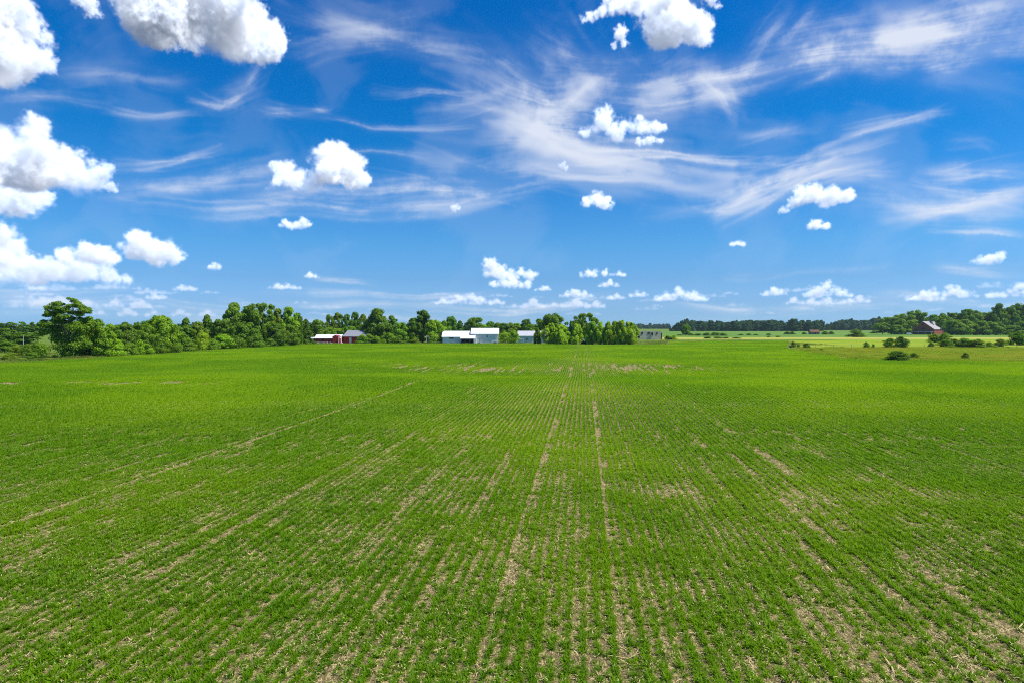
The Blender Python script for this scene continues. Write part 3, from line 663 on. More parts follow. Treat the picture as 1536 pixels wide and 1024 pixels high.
# rows of broken stalks along two of the bare lines
tl = np.concatenate([rs.uniform(18, 95, 420), rs.uniform(26, 60, 120)]); ul = np.concatenate([np.full(420, -23.3), np.full(120, 11.0)]) + rs.normal(0, .09, 540)
X = np.concatenate([X, ul + SLOPE * tl]); T = np.concatenate([T, tl]); ii = np.concatenate([ii, rs.randint(7, 10, 540)])
Z = np.full(len(T), .004); X = np.concatenate([X, X3]); T = np.concatenate([T, T3]); Z = np.concatenate([Z, fz]); ii = np.concatenate([ii, rs.randint(10, 14, len(T3))])
straw_src += [blade_mesh('husk', [(r.gauss(0, .06), r.gauss(0, .06), r.uniform(-.02, .03), r.uniform(0, 6.283), r.uniform(.05, .13), r.uniform(.008, .018), r.uniform(-.2, .7), .3) for k in range(3)], M_STRAW) for i in range(4)]
scatter('straw_litter', np.stack([X, T, gz(X, T) + Z], 1), rs.uniform(-.25, .25, len(T)) + np.where(rs.rand(len(T)) < .6, rs.uniform(0, 6.28, len(T)), 0), np.where(T > 66, 1.5, 1.0) * rs.uniform(.6, 1.2, len(T)), ii, straw_src)

# ------------------------------------------------------------------ tall grass of the verge, bank and meadow
def tuft(n, h, spread, w):
    return [(r.gauss(0, spread), r.gauss(0, spread), 0, r.uniform(0, 6.283), h * r.uniform(.5, 1.1), w * r.uniform(.6, 1.3), r.uniform(1.0, 1.5), r.uniform(.1, .5)) for i in range(n)]
M_TALL = leafy('tall_grass', (.12, .22, .018), (.19, .25, .03), (.10, .17, .02), trans=.4, patch=(.24, .22, .05), patch_wave=.045, gloss=.012)
M_DRY = leafy('dry_grass', (.23, .36, .014), (.34, .35, .03), (.17, .32, .010), trans=.4, patch=(.31, .33, .03), patch_wave=.05, gloss=.012)
tall_src = [blade_mesh('grass_tuft', tuft(46, .55, .38, .06), M_TALL) for i in range(5)]
dry_src = [blade_mesh('dry_tuft', tuft(46, .5, .42, .05), M_DRY) for i in range(5)]
rs = np.random.RandomState(5)
X = rs.uniform(82, 330, 42000); T = rs.uniform(138, 272, 42000); ok = inside(X, T, BANK) & (X < .80 * T + 12); X, T = X[ok], T[ok]
hz = .55 + .5 * sstep(.1, .8, noise2(X, T, 14, 51)) + .5 * (np.abs(edge_dist(X, T, FIELD) - 2) < 2.5)
scatter('bank_grass', np.stack([X, T, gz(X, T) - .05], 1), rs.uniform(0, 6.28, len(T)), np.stack([np.ones(len(T)), np.ones(len(T)), hz], 1), rs.randint(0, 5, len(T)), dry_src)
# verge: left and far edges of the field, and the open ground by the farm
X = rs.uniform(-250, 160, 90000); T = rs.uniform(115, 420, 90000); e = edge_dist(X, T, FIELD)
ok = ~inside(X, T, FIELD) & (X < 84 + .0 * T + np.where(T > 300, 60, 0)) & (np.abs(X) < .8 * T + 10) & (rs.rand(len(T)) < np.where(X < -85, np.exp(-e / 16.0), np.exp(-e / 7.0)))
X, T, e = X[ok], T[ok], e[ok]
hz = .5 + 1.0 * sstep(-.1, .8, noise2(X, T, 9, 52)) * sstep(.5, 5, e) * np.where(X < -85, 1.0, .5)
scatter('verge_grass', np.stack([X, T, gz(X, T) - .09], 1), rs.uniform(0, 6.28, len(T)), np.stack([np.ones(len(T)), np.ones(len(T)), hz], 1), rs.randint(0, 5, len(T)), tall_src)
# ------------------------------------------------------------------ trees: unit size (1 high, 1 wide), scaled per tree
M_LEAF = leafy('tree_leaf', (.18, .32, .018), (.23, .375, .02), (.14, .275, .016), trans=.45, tint=True, gloss=.012)
M_BARK = solid('bark', (.16, .125, .09), (.08, .065, .05), 4, .95, (1, 1, .3), .03)
def leaves(C, Nrm, size, rs, aspect=.62):
    """One small bent leaf cluster per row of C."""
    n = len(C); Nrm = Nrm / (np.linalg.norm(Nrm, axis=1, keepdims=True) + 1e-9)
    a = rs.standard_normal((n, 3)); t = np.cross(Nrm, a); t /= np.linalg.norm(t, axis=1, keepdims=True) + 1e-9; b = np.cross(Nrm, t)
    s = np.asarray(size)[:, None]; sw = s * aspect * rs.uniform(.7, 1.2, (n, 1))
    V = np.stack([C - t * s, C - b * sw + Nrm * s * .15, C + t * s, C + b * sw + Nrm * s * .15], 1).reshape(-1, 3)
    return V, np.arange(4 * n).reshape(n, 4)
ENV = {  # crown outline: relative radius against relative height of the crown; crown base; clump radius
 'round':  (lambda t: np.sqrt(np.clip(1 - ((t - .45) / .56) ** 2, 0, 1)), .10, .14, 64),
 'broad':  (lambda t: np.clip(np.sqrt(np.clip(1 - ((t - .55) / .52) ** 2, 0, 1)) , 0, 1), .22, .12, 60),
 'tall':   (lambda t: np.clip(1.0 - .75 * np.abs(t - .4) ** 1.3 * 1.9, .12, 1), .06, .12, 70),
 'conifer':(lambda t: np.clip((1.03 - t) ** .85 * (.82 + .18 * np.cos(t * 38)), .03, 1), .04, .085, 100),
 'poplar': (lambda t: np.clip(np.sin(np.clip(t * .93 + .07, 0, 1) * math.pi) ** .55, .1, 1), .08, .13, 58),
 'willow': (lambda t: np.clip(1.12 - .9 * t ** 2.1 - .35 * (1 - t) ** 4, .15, 1), .06, .10, 84),
 'spread': (lambda t: np.clip(.25 + 1.1 * t, 0, 1) * np.sqrt(np.clip(1.06 - t, 0, 1)) * 1.25, .42, .10, 46),
 'shrub':  (lambda t: np.sqrt(np.clip(1 - t ** 2.2, 0, 1)), .0, .19, 40),
}
def crown_mesh(kind, seed, leaf=.030):
    env, z0, cr, n = ENV[kind]; rs = np.random.RandomState(seed); V = []; Fq = []; k = 0; cs = []
    lob = rs.uniform(0, 6.28, 4); amp = rs.uniform(.08, .2, 4)
    for i in range(n):
        t = rs.rand() ** (.85 if kind != 'conifer' else 1.25); t = .04 + .93 * t; a = rs.uniform(0, 6.283)
        e = env(t) * (1 + sum(amp[j] * math.sin((j + 1) * a + lob[j] + 5 * t) for j in range(4)) * .8)
        rad = .5 * e * (rs.rand() ** .5); q = cr * rs.uniform(.6, 1.35) * (.55 if kind == 'spread' else 1) * (1.15 - .4 * t)
        rad = max(0, min(rad, .5 * e - q * .55)); z = z0 + (1 - z0) * t - q * .35
        c = np.array([rad * math.cos(a), rad * math.sin(a), max(z, q * .7 if kind != 'shrub' else q * .5)]); cs.append((c, q))
        m = int(150 * (q / cr) ** 1.6) + 26
        d = rs.standard_normal((m, 3)); d[:, 2] += .35; d /= np.linalg.norm(d, axis=1, keepdims=True)
        fl = np.array([1.05, 1.05, .50 if kind in ('spread',) else (1.35 if kind == 'willow' else .72)])
        if kind == 'conifer': fl = np.array([1.5, 1.5, .42])
        P = c + d * fl * q * (rs.uniform(.45, 1.08, (m, 1)))
        if kind == 'conifer': P[:, 2] -= .35 * np.hypot(P[:, 0] - c[0], P[:, 1] - c[1])
        out = c - np.array([0, 0, c[2] * .75 + .1]); out = out / (np.linalg.norm(out) + 1e-6)
        nr = d * .85 + out * .35 + rs.standard_normal((m, 3)) * .38 + np.array([0, 0, .25])
        P[:, 2] = np.maximum(P[:, 2], .012)
        v, f = leaves(P, nr, leaf * rs.uniform(.6, 1.3, m), rs); V.append(v); Fq.append(f + k); k += len(v)
    me = mesh_np('crown', np.concatenate(V), np.concatenate(Fq)); me.materials.append(M_LEAF); return me, cs
def trunk_mesh(kind, cs, seed):
    rg = random.Random(seed); mb = MB(); z0 = ENV[kind][1]
    if kind == 'shrub':
        for i in range(5):
            a = rg.uniform(0, 6.28); mb.tube([(.03 * math.cos(a), .03 * math.sin(a), -.02), (.12 * math.cos(a), .12 * math.sin(a), .25), (.25 * math.cos(a), .25 * math.sin(a), .55)], [.014, .011, .005], 5)
        return mb.mesh('stem')
    top = .9 if kind in ('conifer', 'poplar') else .68
    pts = [(rg.gauss(0, .008) * i, rg.gauss(0, .008) * i, -.02 + top * i / 5) for i in range(6)]
    mb.tube(pts, [.034, .026, .022, .017, .011, .006], 8)
    for c, q in rg.sample(cs, min(14, len(cs))):
        zb = max(z0 * .8, min(c[2] * .62, top * .85)); j = min(4, int(zb / top * 5)); p = Vector(pts[j]); e = Vector(c)
        m = p.lerp(e, .5) + Vector((0, 0, -.015 if kind == 'conifer' else .02)); mb.tube([p, m, e], [.012, .008, .003], 5)
    return mb.mesh('trunk')
PROTO = {}
for kind, cnt in (('round', 5), ('broad', 4), ('tall', 4), ('conifer', 3), ('poplar', 3), ('willow', 4), ('spread', 2), ('shrub', 5)):
    for i in range(cnt):
        cm, cs = crown_mesh(kind, 100 + 7 * i + sum(map(ord, kind))); tm = trunk_mesh(kind, cs, i); tm.materials.append(M_BARK); PROTO[kind, i] = (cm, tm)
COUNT = {}
NAMES = {'round': 'deciduous_tree', 'broad': 'deciduous_tree', 'tall': 'deciduous_tree', 'conifer': 'conifer_tree', 'poplar': 'poplar_tree', 'willow': 'willow_tree', 'spread': 'spreading_tree', 'shrub': 'shrub'}
TINT = {'mid': (1, 1, 1), 'dark': (.80, .84, .76), 'deep': (.60, .69, .66), 'light': (1.45, 1.35, .9), 'yellow': (2.0, 1.62, .9), 'olive': (1.2, 1.0, .8), 'blue': (.75, .92, 1.1), 'willow': (2.05, 1.72, .95)}
trng = random.Random(8)
def plant(kind, px, top, wpx, d, tint, label, group=None, base=None, squash=1.0):
    """A tree or shrub whose crown spans wpx of the photo round px, at distance d, with its top at pixel row `top`."""
    n = COUNT.get(kind, 0); COUNT[kind] = n + 1; cnt = sum(1 for k in PROTO if k[0] == kind); cm, tm = PROTO[kind, n % cnt]
    p = at(px, 500, d); zb = gzf(p.x, d) - .08 if base is None else at(px, base, d).z
    h = at(px, top, d).z - zb; w = wpx / F_PX * d * 1.12
    shrub = kind == 'shrub'; name = NAMES[kind]
    o = empty(name, (p.x, d, zb), label, 'shrub' if shrub else 'tree', group, trng.uniform(0, 6.28))
    c = mesh_obj('foliage' if shrub else 'crown', cm, o); s = mesh_obj('stem' if shrub else 'trunk', tm, o)
    for q in (c, s): q.scale = (w, w * squash, h * (1.04 if not shrub else 1.08))
    tw = h / max(w, .1)
    if not shrub: s.scale = (w * min(1, .55 * tw + .3), w * min(1, .55 * tw + .3), h)
    j = trng.uniform(.88, 1.12); t = TINT[tint]; c['tint'] = (t[0] * j * trng.uniform(.93, 1.07), t[1] * j, t[2] * j)
    return o

# the tall tree at the left, its upper limbs in flat layers
def layered_tree():
    rs = np.random.RandomState(3); d = 182.; base = at(105, 500, d); zb = gzf(base.x, d) - .1; m = d / F_PX
    pads = [(72, 462, 14), (82, 458, 14), (92, 462, 12), (78, 470, 16), (94, 474, 14), (110, 453, 11), (118, 458, 13), (126, 464, 12), (133, 467, 8), (106, 449, 6), (68, 474, 9), (112, 470, 10), (130, 478, 10), (138, 484, 12), (64, 482, 10), (120, 468, 11), (104, 476, 13), (84, 466, 13), (116, 486, 14), (92, 482, 15), (100, 466, 12), (88, 478, 14), (106, 460, 10), (122, 473, 9), (84, 486, 16), (104, 488, 16), (114, 478, 9), (74, 468, 10), (96, 456, 8), (128, 461, 7), (90, 468, 12), (114, 496, 18), (72, 500, 16), (76, 480, 18), (98, 482, 12), (66, 488, 12),
            (80, 492, 20), (100, 494, 20), (118, 484, 16), (126, 492, 18), (112, 502, 24), (86, 504, 24), (74, 512, 20), (130, 506, 20), (100, 518, 26), (82, 522, 18), (122, 520, 20), (138, 516, 14), (94, 528, 20), (116, 530, 18)]
    V = []; Fq = []; k = 0; mb = MB(); cen = []
    for (px, py, r_) in pads:
        p = at(px, py, d) - Vector((base.x, d, zb)); q = r_ * m * .62; up = py < 492
        c = np.array([p.x, rs.uniform(-1, 1) * (1.6 if up else 3.2), max(p.z, .7)]); cen.append(c)
        for sub in range(3 if up else 4):
            cc = c + rs.standard_normal(3) * np.array([.45, .5, .16]) * q; n = 150 if up else 190
            dd = rs.standard_normal((n, 3)); dd[:, 2] += .3; dd /= np.linalg.norm(dd, axis=1, keepdims=True)
            P = cc + dd * np.array([1, 1, .46 if up else .66]) * q * .75 * rs.uniform(.4, 1.1, (n, 1)); P[:, 2] = np.maximum(P[:, 2], .1)
            P[:, 2] -= .10 * np.hypot(P[:, 0] - cc[0], P[:, 1] - cc[1]) if up else 0
            v, f = leaves(P, dd * .8 + rs.standard_normal((n, 3)) * .4 + np.array([0, 0, .35]), .24 * rs.uniform(.6, 1.3, n), rs); V.append(v); Fq.append(f + k); k += len(v)
    o = empty('layered_tree', (base.x, d, zb), 'tallest tree of the left edge, its upper limbs in flat open layers', 'tree')
    cm = mesh_np('crown', np.concatenate(V), np.concatenate(Fq)); cm.materials.append(M_LEAF); mesh_obj('crown', cm, o)['tint'] = (.95, .95, .9)
    tr = [(-.3, 0, -.1), (-.5, .1, 3), (-.2, 0, 6), (.1, 0, 9), (.9, 0, 12)]; mb.tube(tr, [.42, .34, .28, .2, .09], 9)
    tr2 = [(-.4, 0, 4.2), (-1.8, .1, 7.5), (-2.8, 0, 10.5), (-3.6, 0, 12.2)]; mb.tube(tr2, [.22, .17, .11, .05], 7)
    for c in cen:
        src = tr if c[0] > -1 else tr2; p = min((Vector(s) for s in src), key=lambda s: abs(s.z - c[2] * .85) + .2 * abs(s.x - c[0]))
        e = Vector(c); mb.tube([p, p.lerp(e, .5) + Vector((0, 0, .15)), e], [.09, .06, .025], 5)
    mb.build('trunk', M_BARK, o)
layered_tree()
TREES = [
 # ---- left edge of the field
 ('spread', 22, 484, 58, 300, 'dark', 'leftmost flat-topped spreading tree, sky showing under its dark crown'),
 ('spread', 56, 484, 50, 292, 'dark', 'second flat-topped spreading tree from the left, dark behind the tall layered tree'),
 ('round', 2, 494, 30, 235, 'deep', 'low dark rounded tree cut by the left edge of the photo'),
 ('broad', 34, 501, 40, 285, 'deep', 'very dark low tree filling the gap under the two spreading trees'),
 ('round', 134, 479, 38, 186, 'mid', 'bushy mid-green tree leaning against the right side of the tall layered tree'),
 ('round', 156, 486, 34, 184, 'light', 'light green rounded tree second to the right of the tall layered tree'),
 ('broad', 176, 488, 30, 214, 'dark', 'dark tree in the notch right of the light green rounded tree'),
 ('tall', 192, 485, 32, 216, 'dark', 'dark narrow tree beside the notch, third tree right of the light rounded one'),
 ('broad', 212, 484, 28, 222, 'mid', 'mid-green tree with a thin top just left of the leafy tall-shouldered tree'),
 ('round', 240, 475, 44, 206, 'light', 'leafy light green tree with a frayed crown, tallest between the layered tree and the grove'),
 ('round', 222, 490, 26, 200, 'mid', 'small round tree tucked low on the left of the frayed-crown tree'),
 ('round', 261, 490, 28, 212, 'mid', 'small round tree tucked low on the right of the frayed-crown tree'),
 ('conifer', 279, 477, 34, 250, 'dark', 'dark pointed conifer, first of the two right of the frayed-crown tree'),
 ('tall', 297, 484, 26, 252, 'olive', 'brownish olive tree between the two dark pointed conifers'),
 ('conifer', 311, 472, 34, 262, 'dark', 'dark pointed conifer just left of the tall grove, taller of the pair'),
 ('round', 330, 480, 32, 258, 'dark', 'dark rounded tree filling in under the left shoulder of the tall grove'),
 ('tall', 351, 456, 40, 286, 'mid', 'leftmost and tallest tree of the tall grove'),
 ('tall', 374, 459, 36, 292, 'mid', 'second tree of the tall grove, sky specks in its crown'),
 ('broad', 394, 457, 40, 286, 'mid', 'broad-headed third tree of the tall grove'),
 ('tall', 414, 465, 32, 296, 'olive', 'fourth tree of the tall grove, lower than the broad-headed one'),
 ('tall', 434, 462, 30, 298, 'light', 'light green fifth tree at the right end of the tall grove'),
 ('tall', 447, 471, 20, 302, 'dark', 'slim dark tree pressed to the right end of the tall grove'),
 ('round', 366, 484, 34, 276, 'mid', 'round understorey tree below the two leftmost trees of the tall grove'),
 ('conifer', 385, 489, 24, 273, 'deep', 'nearly black small conifer at the foot of the tall grove'),
 ('round', 410, 486, 32, 280, 'dark', 'dark round understorey tree below the fourth tree of the tall grove'),
 ('round', 434, 488, 26, 288, 'mid', 'understorey tree below the right end of the tall grove'),
 ('conifer', 459, 479, 26, 312, 'deep', 'dark conifer standing left of the low red barn'),
 ('round', 476, 481, 26, 350, 'mid', 'green tree behind the left end of the low red barn'),
 # ---- behind the red barns
 ('poplar', 494, 472, 17, 410, 'olive', 'first poplar from the left in the pale row behind the red barns'),
 ('poplar', 507, 470, 18, 412, 'olive', 'second poplar from the left in the pale row behind the red barns'),
 ('poplar', 520, 472, 17, 408, 'blue', 'third poplar from the left in the pale row behind the red barns'),
 ('poplar', 533, 468, 16, 414, 'blue', 'fourth poplar from the left in the pale row, its top the highest'),
 ('poplar', 545, 472, 14, 410, 'olive', 'fifth poplar of the pale row, beside the big dark tree'),
 ('round', 487, 492, 24, 385, 'light', 'low light green tree rising just over the white roof of the low red barn'),
 ('round', 506, 493, 22, 384, 'light', 'low light green tree over the right end of the white roof'),
 ('round', 524, 490, 24, 384, 'mid', 'low tree showing over the grey roof of the second red barn'),
 ('tall', 567, 463, 40, 342, 'dark', 'big dark tall tree right of the grey-roofed red barn'),
 ('round', 549, 480, 22, 362, 'dark', 'dark tree between the poplars and the big dark tall tree'),
 ('tall', 590, 475, 26, 344, 'mid', 'pointed mid-green tree on the right shoulder of the big dark tall tree'),
 ('round', 602, 485, 24, 342, 'light', 'light green rounded tree, second right of the big dark tall tree'),
 ('round', 612, 490, 16, 346, 'mid', 'narrow tree at the gap left of the dark pair by the white barn'),
 ('tall', 634, 467, 32, 348, 'deep', 'tallest dark tree left of the white barn'),
 ('round', 621, 478, 26, 346, 'dark', 'lower dark tree on the left side of the tallest tree by the white barn'),
 ('round', 652, 481, 28, 345, 'light', 'yellowish green tree touching the left end of the white barn'),
 ('round', 666, 482, 20, 352, 'mid', 'mid-green tree behind the left end of the white barn roof'),
 # ---- behind the white barn and shed
 ('round', 677, 476, 20, 432, 'blue', 'hazy bluish tree behind the left wing of the white barn'),
 ('conifer', 690, 481, 22, 412, 'deep', 'dark pointed tree behind the left wing of the white barn'),
 ('round', 712, 477, 28, 402, 'mid', 'round-headed tree directly above the white barn'),
 ('round', 723, 487, 18, 400, 'light', 'small light tree right of the round-headed tree above the white barn'),
 ('round', 735, 483, 18, 442, 'blue', 'bluish round tree over the right part of the white barn roof'),
 ('round', 747, 485, 22, 440, 'mid', 'tree just over the right gable of the white barn'),
 ('broad', 760, 486, 24, 430, 'mid', 'tree behind the gap between the white barn and the grey shed, left one'),
 ('broad', 773, 485, 22, 436, 'light', 'tree behind the gap between the white barn and the grey shed, right one'),
 ('round', 790, 480, 18, 430, 'dark', 'dark round tree above the middle of the grey shed roof'),
 ('round', 800, 487, 20, 404, 'mid', 'low round tree above the grey shed roof, left of the broad dark tree'),
 ('broad', 829, 472, 38, 366, 'dark', 'broad dark tree rising behind the grey shed'),
 ('round', 814, 481, 22, 368, 'dark', 'dark lower shoulder tree left of the broad dark tree behind the shed'),
 ('conifer', 856, 481, 10, 372, 'blue', 'thin bluish conifer between the two broad dark trees'),
 ('broad', 875, 471, 34, 366, 'dark', 'broad dark tree behind the willows, right of the thin bluish conifer'),
 # ---- willows along the far edge
 ('willow', 806, 492, 11, 318, 'olive', 'slim young tree in front of the grey shed'),
 ('willow', 826, 487, 23, 315, 'willow', 'first full willow from the left, covering the end of the grey shed'),
 ('willow', 842, 489, 26, 312, 'willow', 'second full willow from the left, beside the shed'),
 ('willow', 865, 488, 20, 312, 'willow', 'third willow from the left, standing left of the white canopy'),
 ('willow', 888, 484, 22, 314, 'light', 'fourth willow from the left, spreading above the white canopy'),
 ('willow', 901, 485, 18, 312, 'willow', 'fifth willow from the left, just right of the white canopy'),
 ('willow', 913, 485, 18, 310, 'willow', 'fourth willow counted from the right end of the row'),
 ('willow', 923, 484, 20, 310, 'light', 'third willow counted from the right end of the row'),
 ('willow', 932, 482, 20, 309, 'willow', 'highest willow, second from the right end of the row'),
 ('willow', 944, 485, 24, 309, 'willow', 'last willow at the right end of the row, next to the ruined barn'),
 # ---- right-hand fields
 ('round', 1029, 487, 12, 618, 'mid', 'lone tree on the far field in front of the distant wood'),
 ('broad', 1324, 485, 26, 700, 'mid', 'leftmost low tree of the clump beside the red-gabled barn'),
 ('broad', 1337, 476, 32, 705, 'mid', 'broad tree on the left of the clump beside the red-gabled barn'),
 ('round', 1353, 472, 30, 702, 'mid', 'round-headed tree in the middle of the clump beside the red-gabled barn'),
 ('broad', 1374, 467, 30, 712, 'mid', 'tallest tree of the clump, rising left of the barn gable'),
 ('round', 1345, 488, 20, 690, 'mid', 'low round tree in front of the clump beside the red-gabled barn'),
 ('round', 1358, 485, 18, 694, 'light', 'lighter tree close to the left eave of the red-gabled barn'),
]
for i, (px, top, w, k, t) in enumerate([(1408, 473, 26, 'broad', 'mid'), (1422, 470, 28, 'round', 'dark'), (1436, 471, 22, 'broad', 'dark'), (1450, 465, 30, 'tall', 'dark'), (1463, 467, 26, 'round', 'dark'), (1476, 469, 24, 'tall', 'mid'), (1495, 457, 28, 'tall', 'dark'), (1511, 462, 30, 'broad', 'dark'), (1527, 457, 32, 'round', 'dark'), (1546, 460, 34, 'tall', 'dark'), (1568, 462, 36, 'round', 'dark')]):
    w_ = ['paler tree right behind the barn roof at the start of the right-hand wood', 'dark round tree second from the barn in the back row of the right-hand wood', 'dip in the back row of the right-hand wood, third tree from the barn', 'dark tree fourth from the barn, first of the higher part of the right-hand wood', 'dark round tree fifth from the barn in the back row', 'mid-green tree sixth from the barn in the back row, before the highest top', 'tree with the highest narrow top in the right-hand wood', 'broad dark tree right of the highest top in the right-hand wood', 'last full tree of the back row at the right edge of the photo', 'tree cut by the right edge in the back row of the wood', 'outermost dark tree past the right edge of the wood'][i]
    TREES.append((k, px, top, w, 690 + 7 * (i % 3), t, w_))
for i, (px, top, w, k, t) in enumerate([(1427, 481, 24, 'round', 'mid'), (1443, 480, 28, 'round', 'mid'), (1460, 486, 22, 'round', 'dark'), (1475, 482, 28, 'round', 'mid'), (1493, 484, 26, 'round', 'dark'), (1519, 488, 26, 'round', 'mid'), (1537, 482, 28, 'round', 'mid')]):
    w_ = ['first round tree of the front row, against the right wall of the red-gabled barn', 'second round tree of the front row of the right-hand wood', 'small dark tree, third in the front row of the right-hand wood', 'fourth tree of the front row, with a full round head', 'dark fifth tree of the front row, below the highest top', 'low sixth tree of the front row near the right edge', 'seventh tree of the front row, cut by the right edge'][i]
    TREES.append((k, px, top, w, 640, t, w_))
for (k, px, top, w, d, t, lb) in TREES: plant(k, px, top, w, d, t, lb)

SHRUBS = [  # px, top, width, distance, tint, label
 (8, 512, 26, 215, 'dark', 'dark shrub on the grassy verge at the left edge'), (24, 519, 20, 196, 'olive', 'low olive shrub on the verge at far left, in front of the dark one'), (40, 517, 16, 190, 'dark', 'small dark round shrub on the left verge'), (56, 513, 22, 192, 'mid', 'leafy shrub at the left foot of the tall layered tree'), (14, 531, 22, 168, 'olive', 'weedy low shrub nearest the camera on the left verge'), (48, 529, 14, 172, 'mid', 'weedy clump between verge shrubs and the field edge'),
 (150, 512, 24, 184, 'mid', 'shrub right of the foot of the tall layered tree'), (172, 510, 26, 188, 'light', 'light shrub below the light green rounded tree'), (194, 514, 22, 193, 'mid', 'low shrub below the dark narrow tree'), (214, 510, 26, 198, 'light', 'shrub below the left of the frayed-crown tree'), (240, 506, 24, 202, 'mid', 'shrub directly under the frayed-crown tree'), (262, 514, 18, 206, 'dark', 'small dark shrub right of the frayed-crown tree'), (279, 509, 24, 226, 'mid', 'shrub under the first dark conifer'), (303, 498, 18, 240, 'yellow', 'yellow-green upright shrub between the dark conifers'), (318, 509, 20, 243, 'mid', 'round shrub right of the yellow-green upright one'), (334, 503, 30, 252, 'light', 'wide light shrub at the left foot of the tall grove'), (355, 505, 26, 256, 'mid', 'second wide shrub at the foot of the tall grove'), (381, 496, 26, 266, 'dark', 'tall dark shrub at the middle foot of the tall grove'), (405, 507, 18, 276, 'mid', 'small shrub under the broad-headed tree of the grove'), (424, 508, 18, 286, 'light', 'small light shrub under the right end of the grove'), (446, 509, 16, 298, 'mid', 'low shrub between the grove and the dark conifer'),
 (543, 503, 18, 330, 'light', 'light bush in front of the right end of the grey-roofed red barn'), (553, 502, 16, 332, 'mid', 'bush just right of the grey-roofed red barn'), (564, 504, 16, 333, 'light', 'bush at the foot of the big dark tall tree'), (582, 500, 20, 334, 'light', 'tall bush under the pointed mid-green tree'), (598, 504, 18, 336, 'mid', 'bush under the light rounded tree right of the barns'), (622, 507, 12, 336, 'olive', 'small olive bush left of the pale garden arch'), (648, 504, 14, 338, 'mid', 'bush beside the left end of the white barn'),
 (757, 498, 19, 344, 'light', 'round light bush at the right end of the white barn'), (748, 503, 12, 345, 'mid', 'small bush against the right gable of the white barn'), (771, 497, 15, 326, 'light', 'upright bush in the gap left of the grey shed'),
 (1010, 503, 13, 424, 'yellow', 'yellowish bush right of the ruined barn'), (1001, 504, 8, 425, 'deep', 'dark little bush between the ruined barn and the yellowish bush'),
 (1284, 494, 20, 528, 'dark', 'round dark bush alone on the pale field, left of the barn clump'), (1311, 495.5, 11, 800, 'dark', 'small bush left of the barn clump, far behind'),
 (1335, 508, 20, 264, 'dark', 'left of the two joined dark bushes below the barn clump'), (1353, 506, 20, 264, 'deep', 'right of the two joined dark bushes below the barn clump'), (1397, 514, 9, 268, 'mid', 'small bush standing by the thin post'), (1402, 501, 18, 345, 'olive', 'olive shrub in front of the barn wall'), (1419, 500, 20, 342, 'mid', 'shrub below the right corner of the barn'), (1418, 510, 22, 264, 'dark', 'first big dark bush right of the small bush by the post'), (1434, 509, 18, 266, 'dark', 'second big dark bush of the right-hand hedge'), (1447, 508, 22, 265, 'mid', 'third bush of the right-hand hedge, leafier'), (1466, 509, 24, 262, 'dark', 'fourth bush of the right-hand hedge, darkest and roundest'), (1485, 513, 12, 266, 'mid', 'low fifth bush of the right-hand hedge'), (1501, 509, 17, 268, 'olive', 'loose olive bush sixth in the right-hand hedge'), (1493, 518, 10, 262, 'mid', 'tiny bush in front of the loose olive one'), (1512, 520, 8, 261, 'dark', 'tiny dark bush left of the large one at the right edge'), (1527, 498, 26, 300, 'dark', 'large dark bush at the right edge above the meadow'),
 (1345, 526.5, 33, 160, 'deep', 'single dark round bush standing on the dry bank at the field edge'),
 (1190, 512.5, 9, 268, 'mid', 'thin bush at the left tip of the dry bank'), (1198, 516, 5, 266, 'mid', 'tiny sprig beside the thin bush on the tip of the bank'), (1210, 515, 11, 262, 'dark', 'small round dark bush on the tip of the dry bank'), (1232, 522.5, 6, 235, 'olive', 'weed standing on the slope of the dry bank'), (1300, 513, 8, 266, 'mid', 'small open bush on the line behind the dry bank'), (1310, 516, 5, 266, 'dark', 'tiny bush right of the small open one behind the dry bank'), (1371, 529, 14, 170, 'olive', 'tall weeds right of the single dark round bush'), (1449, 529, 11, 168, 'olive', 'tall weed clump on the dry bank at the right'),
]
for (px, top, w, d, t, lb) in SHRUBS: plant('shrub', px, top, w, d, t, lb)
HEDGE = [(1020, 501.5, 10, 615), (1036, 500, 9, 612), (1047, 500.5, 12, 608), (1060, 499.5, 12, 605), (1072, 499, 14, 603), (1084, 499.5, 12, 602), (1111, 501, 8, 640), (1123, 500.5, 8, 640), (1134, 501, 8, 645), (1153, 500.5, 8, 650), (1181, 497.5, 9, 700), (1189, 497.5, 9, 702), (1206, 498.5, 8, 700), (1238, 497, 10, 705), (1247, 497.5, 8, 705)]
for i, (px, top, w, d) in enumerate(HEDGE):
    plant('shrub', px, top, w, d, 'deep', 'small dark hedgerow bush on the far field, %s' % ['first from the left beside the lone tree', 'second from the left', 'third from the left', 'fourth from the left in the thick part', 'fifth from the left in the thick part', 'ending the thick part', 'first of three spaced ones', 'second of three spaced ones', 'third of three spaced ones', 'alone between spaced ones and dark pair', 'left of the dark pair', 'right of the dark pair', 'left of the little farmhouse', 'right of the little farmhouse', 'outermost right of the little farmhouse'][i], 'hedgerow bushes on the far field')
HEDGE2 = [(1062, 504.8, 12, 462), (1076, 505, 14, 460), (1089, 505.5, 12, 461), (1104, 506, 14, 460), (1153, 503.8, 5, 520), (1167, 503.5, 6, 520)]
for i, (px, top, w, d) in enumerate(HEDGE2):
    plant('shrub', px, top, w, d, 'dark', 'low green bush along the pale field, %s' % ['leftmost of the row', 'second of the row', 'third of the row', 'last of the row', 'left one of two dark dots', 'right one of two dark dots'][i], 'bushes along the pale field')

